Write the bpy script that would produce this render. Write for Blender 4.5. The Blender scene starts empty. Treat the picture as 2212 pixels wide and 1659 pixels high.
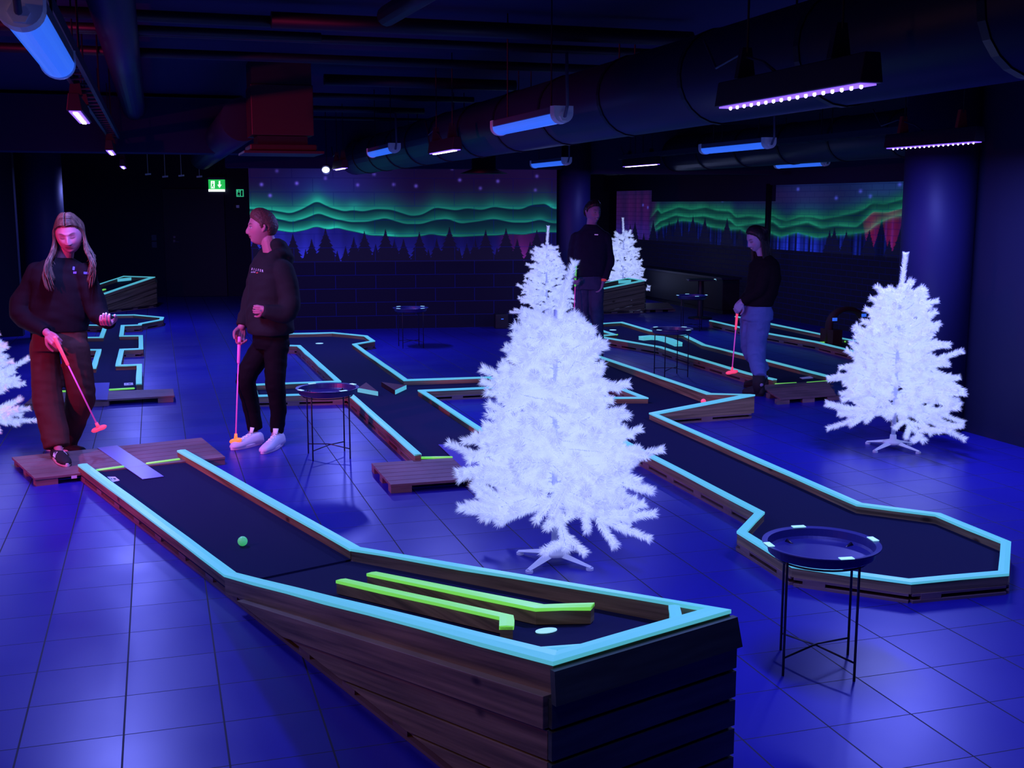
import bpy, math, random
import numpy as np
from mathutils import Vector, Matrix
C = bpy.context.scene.collection
rnd = random.Random(7)
PI = math.pi
R = math.radians
# ------------------------------------------------------------------ camera model
F = 2470.0; CAMH = 1.88; HORIZON = 440.0
TH = math.atan((829.5 - HORIZON) / F)
def ray(u, v):
    x = (u - 1106) / F; y = -(v - 829.5) / F
    return (x, math.cos(TH) + y * math.sin(TH), -math.sin(TH) + y * math.cos(TH))
def at(u, v, z=0.0):            # point at height z seen at photo position u, v
    d = ray(u, v); t = (z - CAMH) / d[2]
    return Vector((d[0] * t, d[1] * t, z))
def atd(u, v, Y):               # point at distance Y seen at u, v
    d = ray(u, v); t = Y / d[1]
    return Vector((d[0] * t, Y, CAMH + d[2] * t))
def on_plane(u, v, p, ang):     # point of a vertical plane
    n = (-math.sin(ang), math.cos(ang)); d = ray(u, v)
    t = (p[0] * n[0] + p[1] * n[1]) / (d[0] * n[0] + d[1] * n[1])
    return Vector((d[0] * t, d[1] * t, CAMH + d[2] * t))
cam = bpy.data.cameras.new('camera'); co = bpy.data.objects.new('camera', cam); C.objects.link(co)
cam.sensor_width = 36; cam.lens = F / 2212 * 36
co.location = (0, 0, CAMH); co.rotation_euler = (PI / 2 - TH, 0, 0); cam.clip_end = 200
bpy.context.scene.camera = co
vs = bpy.context.scene.view_settings
vs.view_transform = 'Standard'; vs.look = 'None'; vs.gamma = 1; vs.use_curve_mapping = False; vs.exposure = 0
w = bpy.data.worlds.new('world'); bpy.context.scene.world = w; w.use_nodes = True
w.node_tree.nodes['Background'].inputs[0].default_value = (0.01, 0.012, 0.06, 1)
w.node_tree.nodes['Background'].inputs[1].default_value = 0.12
AX = R(107.2)                    # the long axis of the room
E1 = Vector((math.cos(AX), math.sin(AX), 0)); E2 = Vector((math.sin(AX), -math.cos(AX), 0)); UP = Vector((0, 0, 1))
# ------------------------------------------------------------------ materials
def mat(name, col=(.5, .5, .5), rough=.6, emit=None, es=0, metal=0, spec=.5, bump=None, noise=None, vcol=None, sample=False, sss=0, knots=False, grain=None):
    m = bpy.data.materials.new(name); m.use_nodes = True; nt = m.node_tree; b = nt.nodes['Principled BSDF']
    b.inputs['Base Color'].default_value = (*col, 1); b.inputs['Roughness'].default_value = rough
    b.inputs['Metallic'].default_value = metal; b.inputs['Specular IOR Level'].default_value = spec
    if emit:
        b.inputs['Emission Color'].default_value = (*emit, 1); b.inputs['Emission Strength'].default_value = es
        if not sample:
            try: m.cycles.emission_sampling = 'NONE'
            except Exception: pass
    tc = None
    if bump or noise:
        tc = nt.nodes.new('ShaderNodeTexCoord')
        if grain:                # texture frame turned so that the grain runs along a sloping board
            cx = nt.nodes.new('ShaderNodeCombineXYZ')
            for i_, v_ in enumerate(grain):
                d_ = nt.nodes.new('ShaderNodeVectorMath'); d_.operation = 'DOT_PRODUCT'; d_.inputs[1].default_value = v_
                nt.links.new(tc.outputs['Object'], d_.inputs[0]); nt.links.new(d_.outputs['Value'], cx.inputs[i_])
            class _T: outputs = {'Object': cx.outputs[0]}
            tc = _T
    if noise:                    # (scale xyz, amount): variation of the base colour
        mp = nt.nodes.new('ShaderNodeMapping'); mp.inputs['Scale'].default_value = noise[0]
        nz = nt.nodes.new('ShaderNodeTexNoise'); nz.inputs['Scale'].default_value = 1; nz.inputs['Detail'].default_value = 5
        cr = nt.nodes.new('ShaderNodeValToRGB')
        a = noise[1]
        cr.color_ramp.elements[0].position = .3; cr.color_ramp.elements[1].position = .7
        cr.color_ramp.elements[0].color = (*[c * (1 - a) for c in col], 1); cr.color_ramp.elements[1].color = (*[min(1, c * (1 + a)) for c in col], 1)
        nt.links.new(tc.outputs['Object'], mp.inputs[0]); nt.links.new(mp.outputs[0], nz.inputs[0])
        nt.links.new(nz.outputs[0], cr.inputs[0]); nt.links.new(cr.outputs[0], b.inputs['Base Color'])
        if knots:                # dark knots of the board, stretched along the grain
            m2 = nt.nodes.new('ShaderNodeMapping'); m2.inputs['Scale'].default_value = (3.2, 3.2, 6.5); vo = nt.nodes.new('ShaderNodeTexVoronoi'); vo.inputs['Scale'].default_value = 1.0
            r2 = nt.nodes.new('ShaderNodeValToRGB'); r2.color_ramp.elements[0].position = .05; r2.color_ramp.elements[1].position = .13; r2.color_ramp.elements[0].color = (.25, .2, .2, 1); r2.color_ramp.elements[1].color = (1, 1, 1, 1)
            mm = nt.nodes.new('ShaderNodeMix'); mm.data_type = 'RGBA'; mm.blend_type = 'MULTIPLY'; mm.inputs[0].default_value = 1
            nt.links.new(tc.outputs['Object'], m2.inputs[0]); nt.links.new(m2.outputs[0], vo.inputs['Vector']); nt.links.new(vo.outputs['Distance'], r2.inputs[0])
            nt.links.new(cr.outputs[0], mm.inputs[6]); nt.links.new(r2.outputs[0], mm.inputs[7]); nt.links.new(mm.outputs[2], b.inputs['Base Color'])
    if bump:                     # (scale xyz, strength, distance)
        mp = nt.nodes.new('ShaderNodeMapping'); mp.inputs['Scale'].default_value = bump[0]
        nz = nt.nodes.new('ShaderNodeTexNoise'); nz.inputs['Scale'].default_value = 1; nz.inputs['Detail'].default_value = 3
        bp = nt.nodes.new('ShaderNodeBump'); bp.inputs['Strength'].default_value = bump[1]; bp.inputs['Distance'].default_value = bump[2]
        nt.links.new(tc.outputs['Object'], mp.inputs[0]); nt.links.new(mp.outputs[0], nz.inputs[0])
        nt.links.new(nz.outputs[0], bp.inputs['Height']); nt.links.new(bp.outputs[0], b.inputs['Normal'])
    if vcol:
        at_ = nt.nodes.new('ShaderNodeVertexColor'); at_.layer_name = 'Col'
        nt.links.new(at_.outputs[0], b.inputs['Base Color'])
        if vcol > 1:
            nt.links.new(at_.outputs[0], b.inputs['Emission Color'])
    return m
M = {}
M['cyan'] = mat('cyan_fluorescent_tape', (.2, .6, .55), .35, (.12, .68, .84), .56)
M['green'] = mat('green_fluorescent_tape', (.4, .8, .2), .35, (.20, .9, .08), .62)
M['wood'] = mat('pine_wood', (.26, .18, .09), .55, bump=((2, 2, 70), .35, .003), noise=((1.6, 1.6, 46), .55), knots=True)
def slope_wood(name, al, rise):
    l = math.hypot(1, rise); a = (al[0] / l, al[1] / l, rise / l); u = (-al[0] * rise / l, -al[1] * rise / l, 1 / l); n = (al[1], -al[0], 0)
    return mat(name, (.26, .18, .10), .55, bump=((2, 8, 70), .35, .003), noise=((1.3, 5, 42), .55), knots=True, grain=(a, n, u))
M['wood_shaded'] = mat('shaded_end_wood', (.06, .085, .06), .5, noise=((3, 3, 26), .45))  # box-end wood, colour darkened to imitate the unlit end face
M['pallet'] = mat('pallet_wood', (.22, .13, .14), .55, noise=((3, 3, 30), .3))
M['deck'] = mat('dark_felt_carpet', (.011, .013, .060), .9, spec=.15, bump=((300, 300, 300), .2, .001))
M['mat'] = mat('glossy_start_mat', (.16, .14, .62), .28, spec=.6)
M['black'] = mat('black_metal', (.012, .01, .03), .35, spec=.6)
M['tray'] = mat('tray_enamel', (.02, .02, .16), .38, spec=.6)
M['marker'] = mat('pale_reflector_tape', (.6, .85, .9), .4, (.35, .85, 1.0), .7)
M['red'] = mat('red_wood', (.12, .01, .02), .6)
M['darkred'] = mat('dark_red_wood', (.035, .005, .012), .7)
M['white'] = mat('white_plastic', (.8, .82, .9), .4, (.12, .18, .8), .05)
M['shade'] = mat('lamp_diffuser', (.15, .3, .9), .3, (.03, .16, 1.0), .75)
M['housing'] = mat('grey_housing', (.10, .11, .2), .5)
M['darkm'] = mat('dark_lamp_housing', (.02, .008, .03), .5)
M['redm'] = mat('red_bracket', (.5, .03, .03), .5)
M['led'] = mat('led_lens', (.9, .9, 1), .3, (.75, .65, 1.0), 9, sample=False)
M['ledstrip'] = mat('led_strip', (.3, .2, 1), .3, (.22, .10, 1.0), 1.6)
M['duct'] = mat('painted_duct', (.020, .022, .075), .42, spec=.5)
M['pipe'] = mat('painted_pipe', (.006, .006, .02), .5)
M['ceil'] = mat('painted_ceiling', (.022, .022, .09), .85, spec=.2, bump=((2, 2, 2), .2, .02))
M['column'] = mat('painted_column', (.016, .014, .09), .5, spec=.25)
M['wallk'] = mat('dark_wall_paint', (.012, .011, .05), .6, spec=.3, bump=((3, 3, 3), .2, .01))
M['unit'] = mat('air_unit_paint', (.06, .012, .03), .45)
M['door'] = mat('door_paint', (.012, .012, .05), .5, spec=.4)
M['steel'] = mat('steel', (.6, .6, .7), .3, metal=1)
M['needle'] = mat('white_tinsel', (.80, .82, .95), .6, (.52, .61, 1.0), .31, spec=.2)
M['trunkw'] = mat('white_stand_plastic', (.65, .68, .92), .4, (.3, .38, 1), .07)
M['pink'] = mat('pink_fluorescent', (.9, .2, .3), .4, (1, .05, .10), .75)
M['pinkshaft'] = mat('pink_lit_shaft', (.8, .2, .6), .35, (.8, .05, .6), .35)
M['orange'] = mat('orange_fluorescent', (.9, .35, .1), .4, (1, .22, .01), .9)
M['gball'] = mat('green_ball', (.25, .7, .35), .4, (.06, .7, .22), .45)
M['pball'] = mat('pink_ball', (.9, .2, .3), .4, (1, .06, .14), .8)
M['card'] = mat('printed_card', (.75, .7, .95), .4, (.3, .25, 1), .08)
M['ink'] = mat('card_ink', (.01, .01, .04), .5)
M['speaker'] = mat('speaker_case', (.008, .008, .02), .6)
# ------------------------------------------------------------------ mesh helpers
class MB:
    def __init__(s): s.v = []; s.f = []
    def add(s, vs_, fs):
        o = len(s.v); s.v += [tuple(p) for p in vs_]; s.f += [tuple(i + o for i in f) for f in fs]; return s
    def box(s, c, h, ax=E2, ay=E1, az=UP):      # centre, half sizes, axes
        c = Vector(c); P = []
        for k in (-1, 1):
            for j in (-1, 1):
                for i in (-1, 1): P.append(c + ax * (i * h[0]) + ay * (j * h[1]) + az * (k * h[2]))
        return s.add(P, [(0, 2, 3, 1), (4, 5, 7, 6), (0, 1, 5, 4), (2, 6, 7, 3), (0, 4, 6, 2), (1, 3, 7, 5)])
    def prism(s, poly, dz):                      # closed polygon of 3-D points, extruded by vector dz
        n = len(poly); P = [Vector(p) for p in poly]; dz = Vector(dz)
        return s.add(P + [p + dz for p in P], [tuple(range(n))[::-1], tuple(range(n, 2 * n))] + [(i, (i + 1) % n, n + (i + 1) % n, n + i) for i in range(n)])
    def tube(s, pts, r, n=8, cap=True, flat=1.0, up=UP):
        pts = [Vector(p) for p in pts]; m = len(pts); rs = r if isinstance(r, (list, tuple)) else [r] * m
        rings = []; a = None
        for i, p in enumerate(pts):
            t = (pts[min(i + 1, m - 1)] - pts[max(i - 1, 0)]).normalized()
            if a is None:
                a = t.cross(up)
                if a.length < .2: a = t.cross(Vector((1, 0, 0)))
            a = a - t * a.dot(t)             # carried along without twisting
            if a.length < 1e-4: a = t.cross(Vector((0, 1, 0)))
            a.normalize(); b = a.cross(t).normalized()
            rings.append([p + a * (rs[i] * math.cos(2 * PI * k / n)) + b * (rs[i] * flat * math.sin(2 * PI * k / n)) for k in range(n)])
        return s.rings(rings, cap)
    def rings(s, rings, cap=True):
        n = len(rings[0]); V_ = [p for r_ in rings for p in r_]; f = []
        for i in range(len(rings) - 1):
            for k in range(n):
                a = i * n + k; b = i * n + (k + 1) % n; f.append((a, b, b + n, a + n))
        if cap: f += [tuple(range(n))[::-1], tuple(range(len(V_) - n, len(V_)))]
        return s.add(V_, f)
    def lathe(s, c, prof, n=48, ax=None):        # profile of (radius, z)
        c = Vector(c); return s.rings([[c + Vector((r * math.cos(2 * PI * k / n), r * math.sin(2 * PI * k / n), z)) for k in range(n)] for r, z in prof])
    def sphere(s, c, r, n=16, sc=(1, 1, 1)):
        c = Vector(c)
        return s.rings([[c + Vector((sc[0] * r * math.sin(a) * math.cos(2 * PI * k / n), sc[1] * r * math.sin(a) * math.sin(2 * PI * k / n), sc[2] * r * math.cos(a))) for k in range(n)] for a in [PI * (i + .02) / (n // 2 + .04) for i in range(n // 2 + 1)]][::-1])
    def build(s, name, m, parent=None, smooth=False, bevel=0):
        me = bpy.data.meshes.new(name); me.from_pydata(s.v, [], s.f); me.update()
        o = bpy.data.objects.new(name, me); C.objects.link(o)
        if m: me.materials.append(m)
        if smooth: me.polygons.foreach_set('use_smooth', [True] * len(me.polygons))
        if bevel:
            b = o.modifiers.new('bevel', 'BEVEL'); b.width = bevel; b.segments = 2; b.limit_method = 'ANGLE'
        if parent:
            o.parent = parent; o.matrix_parent_inverse = parent.matrix_world.inverted() if False else Matrix.Translation(-Vector(parent.location))
        return o
def tag(o, label=None, cat=None, group=None, kind=None):
    if label: o['label'] = label
    if cat: o['category'] = cat
    if group: o['group'] = group
    if kind: o['kind'] = kind
    return o
def empty(name, loc, label=None, cat=None, group=None, kind=None):
    o = bpy.data.objects.new(name, None); C.objects.link(o); o.location = loc; o.empty_display_size = .1
    return tag(o, label, cat, group, kind)
def struct(o): o['kind'] = 'structure'; return o
def copy_tree(o, parent=None):
    c = o.copy(); C.objects.link(c)
    if parent: c.parent = parent
    for ch in [x for x in bpy.data.objects if x.parent == o and x != c]: copy_tree(ch, c)
    return c
def lerp(a, b, t): return a + (b - a) * t
# ------------------------------------------------------------------ floor
def floor_material():
    m = bpy.data.materials.new('blue_tile_floor'); m.use_nodes = True; nt = m.node_tree; N = nt.nodes.new; L = nt.links.new
    b = nt.nodes['Principled BSDF']; b.inputs['Specular IOR Level'].default_value = .55
    tc = N('ShaderNodeTexCoord'); mp = N('ShaderNodeMapping'); mp.vector_type = 'POINT'
    mp.inputs['Rotation'].default_value = (0, 0, -(AX - PI / 2)); L(tc.outputs['Object'], mp.inputs[0])
    sx = N('ShaderNodeSeparateXYZ'); L(mp.outputs[0], sx.inputs[0])
    def op(o, a, b_=None, c=None):
        n = N('ShaderNodeMath'); n.operation = o
        for i, x in enumerate((a, b_, c)):
            if x is None: continue
            if isinstance(x, (int, float)): n.inputs[i].default_value = x
            else: L(x, n.inputs[i])
        return n.outputs[0]
    def groove(sock, off, size, wid):
        f = op('FRACT', op('DIVIDE', op('ADD', sock, off), size))
        return op('GREATER_THAN', op('ABSOLUTE', op('SUBTRACT', f, .5)), .5 - wid)
    gx = groove(sx.outputs[0], 0.19, .35, .010); gy = groove(sx.outputs[1], 0.05, .345, .007)
    g = op('MAXIMUM', gx, gy)
    # per-tile tone
    cx = op('FLOOR', op('DIVIDE', op('ADD', sx.outputs[0], .19), .35)); cy = op('FLOOR', op('DIVIDE', op('ADD', sx.outputs[1], .05), .345))
    cb = N('ShaderNodeCombineXYZ'); L(cx, cb.inputs[0]); L(cy, cb.inputs[1])
    wn = N('ShaderNodeTexWhiteNoise'); wn.noise_dimensions = '2D'; L(cb.outputs[0], wn.inputs['Vector'])
    nz = N('ShaderNodeTexNoise'); nz.inputs['Scale'].default_value = 2.2; nz.inputs['Detail'].default_value = 4; L(tc.outputs['Object'], nz.inputs[0])
    r = op('ADD', op('MULTIPLY', nz.outputs[0], .12), op('ADD', op('MULTIPLY', wn.outputs[0], .05), .25))
    L(op('ADD', r, op('MULTIPLY', g, .35)), b.inputs['Roughness'])
    mx = N('ShaderNodeMix'); mx.data_type = 'RGBA'; L(g, mx.inputs[0])
    mx.inputs[6].default_value = (.017, .014, .34, 1); mx.inputs[7].default_value = (.004, .004, .03, 1)
    L(mx.outputs[2], b.inputs['Base Color'])
    bp = N('ShaderNodeBump'); bp.inputs['Strength'].default_value = .6; bp.inputs['Distance'].default_value = .004; bp.invert = True
    L(op('ADD', g, op('MULTIPLY', nz.outputs[0], .15)), bp.inputs['Height']); L(bp.outputs[0], b.inputs['Normal'])
    return m
struct(MB().add([(-16, -3, 0), (14, -3, 0), (14, 30, 0), (-16, 30, 0)], [(0, 1, 2, 3)]).build('floor', floor_material()))
CZ = 3.1
struct(MB().box((-1, 13, CZ + .1), (16, 17, .1), Vector((1, 0, 0)), Vector((0, 1, 0))).build('ceiling', M['ceil']))
# ------------------------------------------------------------------ walls
def block_material(name, base, rowh=.205, blockw=.6, vcol=False, groove_col=(.01, .012, .09)):
    m = bpy.data.materials.new(name); m.use_nodes = True; nt = m.node_tree; N = nt.nodes.new; L = nt.links.new
    b = nt.nodes['Principled BSDF']; b.inputs['Roughness'].default_value = .55; b.inputs['Specular IOR Level'].default_value = .08
    tc = N('ShaderNodeTexCoord'); sx = N('ShaderNodeSeparateXYZ'); L(tc.outputs['Object'], sx.inputs[0])
    cb = N('ShaderNodeCombineXYZ'); L(sx.outputs[0], cb.inputs[0]); L(sx.outputs[2], cb.inputs[1])
    br = N('ShaderNodeTexBrick'); br.inputs['Scale'].default_value = 1; br.inputs['Brick Width'].default_value = blockw; br.inputs['Row Height'].default_value = rowh
    br.inputs['Mortar Size'].default_value = .007; br.inputs['Mortar Smooth'].default_value = .3; L(cb.outputs[0], br.inputs['Vector'])
    bp = N('ShaderNodeBump'); bp.inputs['Strength'].default_value = 1; bp.inputs['Distance'].default_value = .012; bp.invert = True
    L(br.outputs['Fac'], bp.inputs['Height']); L(bp.outputs[0], b.inputs['Normal'])
    b.inputs['Base Color'].default_value = (*base, 1)
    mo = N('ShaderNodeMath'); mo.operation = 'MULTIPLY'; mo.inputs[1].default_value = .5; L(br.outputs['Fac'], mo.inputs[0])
    gm = N('ShaderNodeMix'); gm.data_type = 'RGBA'; L(mo.outputs[0], gm.inputs[0]); gm.inputs[6].default_value = (*base, 1); gm.inputs[7].default_value = (.015, .03, .30, 1); L(gm.outputs[2], b.inputs['Base Color'])  # joints coloured brighter blue to imitate light caught in the grooves
    if vcol:
        a = N('ShaderNodeVertexColor'); a.layer_name = 'Col'; dk = N('ShaderNodeMix'); dk.data_type = 'RGBA'; dk.inputs[0].default_value = .75; dk.inputs[7].default_value = (.004, .003, .02, 1); L(a.outputs[0], dk.inputs[6]); L(dk.outputs[2], gm.inputs[6])
        mx = N('ShaderNodeMix'); mx.data_type = 'RGBA'; L(br.outputs['Fac'], mx.inputs[0]); mx.inputs[7].default_value = (0, 0, 0, 1)
        mm = N('ShaderNodeMath'); mm.operation = 'MULTIPLY'; mm.inputs[1].default_value = .35; L(br.outputs['Fac'], mm.inputs[0]); L(mm.outputs[0], mx.inputs[0])
        L(a.outputs[0], mx.inputs[6]); L(mx.outputs[2], b.inputs['Emission Color']); b.inputs['Emission Strength'].default_value = .62
        try: m.cycles.emission_sampling = 'NONE'
        except Exception: pass
    return m
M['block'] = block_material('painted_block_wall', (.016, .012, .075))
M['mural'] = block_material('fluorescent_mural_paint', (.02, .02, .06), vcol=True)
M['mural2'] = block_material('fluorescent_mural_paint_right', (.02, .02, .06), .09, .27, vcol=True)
WA = R(9.6)                                   # the mural wall
WP = at(640, 714, 0); wd = Vector((math.cos(WA), math.sin(WA), 0)); wn_ = Vector((math.sin(WA), -math.cos(WA), 0))
def wall_span(u, v, P, A, D):                 # along, height
    q = on_plane(u, v, P, A); return ((q - P).dot(D), q.z)
s0 = wall_span(541, 500, WP, WA, wd)[0]; s1 = wall_span(1202, 500, WP, WA, wd)[0]
def local_wall(name, P, D, Nn, a, b, z0, z1, th, m):
    """wall slab built in its own frame: x along, y back, z up"""
    mb = MB().box(((a + b) / 2, th / 2, (z0 + z1) / 2), ((b - a) / 2, th / 2, (z1 - z0) / 2), Vector((1, 0, 0)), Vector((0, 1, 0)))
    o = mb.build(name, m); o.location = P; o.rotation_euler = (0, 0, math.atan2(D.y, D.x)); return struct(o)
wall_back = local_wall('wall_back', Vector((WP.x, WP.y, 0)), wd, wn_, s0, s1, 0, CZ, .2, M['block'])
FP = at(430, 640, 0)
wall_left_back = local_wall('wall_left_back', Vector((FP.x, FP.y, 0)), Vector((1, .05, 0)).normalized(), None, -9, 4.5, 0, CZ, .2, M['wallk'])
RP = at(1393, 636, 0); RQ = at(1721, 696, 0); rd = (RQ - RP).normalized(); RA = math.atan2(rd.y, rd.x)
# right wall runs towards the camera; its painted side faces left
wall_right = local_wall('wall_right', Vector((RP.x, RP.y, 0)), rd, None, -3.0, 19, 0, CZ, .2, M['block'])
wall_right.location = (RP.x, RP.y, 0)
WB2 = local_wall('wall_far_back', Vector((0.0, 25.6, 0)), Vector((1, .15, 0)).normalized(), None, -4, 6, 0, CZ, .2, M['wallk'])
we_ = at(50, 726, 0)
local_wall('wall_left_end', we_, Vector((1, .28, 0)).normalized(), None, -4.0, 0, 0, CZ, .2, M['wallk'])
local_wall('wall_left', we_ - Vector((1, .28, 0)).normalized() * 4 , -E1, None, 0, 19, 0, CZ, -.2, M['wallk'])
local_wall('wall_front_right', at(2108, 940, 0) + Vector((.02, 0, 0)), Vector((.30, -.95, 0)).normalized(), None, -.40, 9, 0, CZ, .15, M['wallk'])
local_wall('wall_front', Vector((0, -2.9, 0)), Vector((1, 0, 0)), None, -16, 14, 0, CZ, .2, M['wallk'])
# ------------------------------------------------------------------ murals
def interp(pts, x):
    xs = np.array([p[0] for p in pts]); ys = np.array([p[1] for p in pts]); i = np.argsort(xs)
    return np.interp(x, xs[i], ys[i])
def smooth_interp(pts, x, w_):
    return sum(interp(pts, x + d * w_) for d in (-1, -.5, 0, .5, 1)) / 5
def mural(parent, name, label, P, A, D, ax0, ax1, z0, z1, NX, NZ, fn, m, side):
    S = np.linspace(ax0, ax1, NX); Z = np.linspace(z0, z1, NZ); SS, ZZ = np.meshgrid(S, Z)
    col = np.clip(fn(SS, ZZ), 0, 1).reshape(-1, 3)
    v = np.stack([SS.ravel(), np.full(SS.size, -.004 * side), ZZ.ravel()], 1)
    idx = np.arange(NX * NZ).reshape(NZ, NX)
    f = np.stack([idx[:-1, :-1].ravel(), idx[:-1, 1:].ravel(), idx[1:, 1:].ravel(), idx[1:, :-1].ravel()], 1)
    me = bpy.data.meshes.new(name); me.from_pydata(v.tolist(), [], f.tolist()); me.update()
    ca = me.color_attributes.new('Col', 'FLOAT_COLOR', 'POINT')
    ca.data.foreach_set('color', np.concatenate([col, np.ones((len(col), 1))], 1).astype(np.float32).ravel())
    me.materials.append(m); o = bpy.data.objects.new(name, me); C.objects.link(o); o.parent = parent; o['label'] = label
    return o
nprng = np.random.default_rng(3)
def vnoise(x, z, s, seed):
    g = np.random.default_rng(seed).random((80, 80))
    xi = np.abs(x * s) % 78; zi = np.abs(z * s + 7.3) % 78; a = xi.astype(int); b = zi.astype(int); fx = xi - a; fz = zi - b
    fx = fx * fx * (3 - 2 * fx); fz = fz * fz * (3 - 2 * fz)
    return (g[b, a] * (1 - fx) + g[b, a + 1] * fx) * (1 - fz) + (g[b + 1, a] * (1 - fx) + g[b + 1, a + 1] * fx) * fz
def G(x, c, s): return np.exp(-((x - c) / s) ** 2)
# back mural, control points read in a frame of 3.072 units per photo pixel
def c1(p): u, v = 520 + p[0] / 3.072, 340 + p[1] / 3.072; return wall_span(u, v, WP, WA, wd)
r1 = [c1(p) for p in [(60, 345), (200, 352), (330, 375), (400, 350), (505, 292), (590, 335), (690, 362), (740, 352), (810, 362), (900, 345), (1000, 350), (1130, 392), (1200, 385), (1290, 335), (1430, 355), (1500, 340), (1600, 352), (1680, 330), (1780, 345), (1860, 348), (1930, 318), (2030, 310), (2065, 345)]]
r2 = [c1(p) for p in [(60, 385), (200, 400), (340, 432), (420, 410), (515, 372), (620, 410), (730, 432), (840, 430), (960, 405), (1090, 445), (1200, 445), (1280, 420), (1370, 410), (1460, 442), (1560, 430), (1680, 410), (1800, 435), (1900, 435), (1990, 415), (2060, 440)]]
r3 = [c1(p) for p in [(60, 470), (200, 480), (340, 500), (430, 485), (500, 460), (580, 482), (640, 468), (700, 485), (780, 500), (860, 520), (950, 522), (1040, 530), (1130, 530), (1200, 525), (1260, 510), (1330, 522), (1450, 530), (1600, 522), (1700, 520), (1780, 510), (1880, 515), (1990, 495), (2060, 500)]]
spr = [(c1((x, t)), b) for x, t, b in [(345, 505, 1), (430, 612, .6), (470, 540, 1), (562, 470, 1.3), (640, 620, .6), (695, 590, .8), (750, 530, 1), (820, 490, 1.1), (895, 575, .8), (960, 475, 1.2), (1020, 545, 1), (1080, 540, 1), (1185, 495, 1.2), (1245, 610, .6), (1300, 540, 1), (1385, 460, 1.3), (1450, 600, .6), (1500, 570, .9), (1555, 540, 1), (1625, 480, 1.2), (1700, 600, .6), (1760, 470, 1.3), (1835, 540, 1), (1920, 560, .8), (1965, 480, 1.2), (2020, 520, 1), (250, 540, 1), (160, 500, 1), (90, 520, 1)]]
stars1 = [c1(p) for p in [(138, 180), (372, 172), (195, 253), (562, 138), (776, 183), (885, 112), (1015, 180), (1155, 62), (1163, 190), (1403, 72), (1453, 150), (1590, 205), (1706, 158), (1965, 125), (1955, 217), (240, 90)]]
def px1(p): return c1(p)
def spruces(S, Z, lst, slope=.36):
    mask = np.zeros_like(S)
    for (sx, tz), k in lst:
        d = tz - Z
        jag = .055 * ((d * 15) % 1.0) ** 1.4
        hw = np.clip(d, 0, 9) ** 1.15 * slope * .95 + .004 * (d > 0) + jag * (d > .12) * np.clip(d, 0, .4) * 2.2
        mask = np.maximum(mask, ((np.abs(S - sx) < hw) & (d > 0)).astype(float))
    return mask
def f1(S, Z):
    rgb = np.zeros(S.shape + (3,))
    a1, a2, a3 = (smooth_interp(r, S, .05) for r in (r1, r2, r3))
    L = (s1 - s0); t = (S - s0) / L
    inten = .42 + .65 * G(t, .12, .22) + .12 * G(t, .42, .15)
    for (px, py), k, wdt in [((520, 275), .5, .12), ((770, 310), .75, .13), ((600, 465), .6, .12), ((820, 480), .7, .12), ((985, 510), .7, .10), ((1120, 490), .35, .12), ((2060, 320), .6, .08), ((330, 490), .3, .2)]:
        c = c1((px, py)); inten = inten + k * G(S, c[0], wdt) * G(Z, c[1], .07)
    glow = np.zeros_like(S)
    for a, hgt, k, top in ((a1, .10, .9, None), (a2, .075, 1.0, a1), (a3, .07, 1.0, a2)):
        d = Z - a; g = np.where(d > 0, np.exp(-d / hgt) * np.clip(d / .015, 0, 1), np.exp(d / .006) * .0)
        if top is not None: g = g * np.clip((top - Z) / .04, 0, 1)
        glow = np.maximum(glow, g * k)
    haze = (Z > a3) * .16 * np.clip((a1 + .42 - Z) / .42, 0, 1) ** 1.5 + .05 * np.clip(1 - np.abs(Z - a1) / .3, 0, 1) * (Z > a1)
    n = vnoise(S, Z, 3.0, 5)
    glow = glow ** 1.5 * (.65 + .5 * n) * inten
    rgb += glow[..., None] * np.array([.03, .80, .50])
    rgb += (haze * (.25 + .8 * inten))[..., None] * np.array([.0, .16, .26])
    # night sky above
    sky = np.clip((Z - a1) / .2, 0, 1)
    n2 = vnoise(S, Z, 1.1, 9)
    blue = G(t, .25, .16) * G(Z, c1((600, 200))[1], .35)
    rgb += sky[..., None] * (np.array([.008, .002, .030]) * (.5 + n2[..., None]) + blue[..., None] * np.array([.006, .014, .17]))
    # light behind the forest
    base = c1((600, 690))[1]
    d = np.clip((a3 - Z) / np.maximum(a3 - base, .05), 0, 1.6)
    streak = vnoise(S * 3, Z * .2, 4, 21)
    fz = (Z < a3) * (d < 1.25) * (.35 + .9 * d ** 2) * (.6 + .8 * streak) * np.clip((1.25 - d) / .18, 0, 1)
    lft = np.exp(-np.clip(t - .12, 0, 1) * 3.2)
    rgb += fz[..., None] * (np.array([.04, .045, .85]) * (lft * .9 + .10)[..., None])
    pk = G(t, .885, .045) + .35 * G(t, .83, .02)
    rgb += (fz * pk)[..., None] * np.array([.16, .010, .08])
    sp = spruces(S, Z, spr)
    rgb = np.where(sp[..., None] > 0, np.array([.004, .003, .012]), rgb)
    for (sx, sz), k in zip(stars1, [1, 1.1, 1.1, .7, .8, .6, .6, .6, .7, .7, .7, .5, .7, .6, .5, .4]):
        rgb += (np.exp(-(((S - sx) ** 2 + (Z - sz) ** 2) / .022 ** 2)) * k)[..., None] * np.array([.16, .10, .8])
    low = Z < base - .02
    rgb = np.where(low[..., None], np.array([.003, .002, .014]), rgb + np.array([.003, .002, .012]))
    return rgb
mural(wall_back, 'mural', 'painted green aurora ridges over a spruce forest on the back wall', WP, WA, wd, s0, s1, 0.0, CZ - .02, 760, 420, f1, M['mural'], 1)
def c2(p): u, v = 1240 + p[0] / 2.911, 340 + p[1] / 2.911; return wall_span(u, v, RP, RA, rd)
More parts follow.
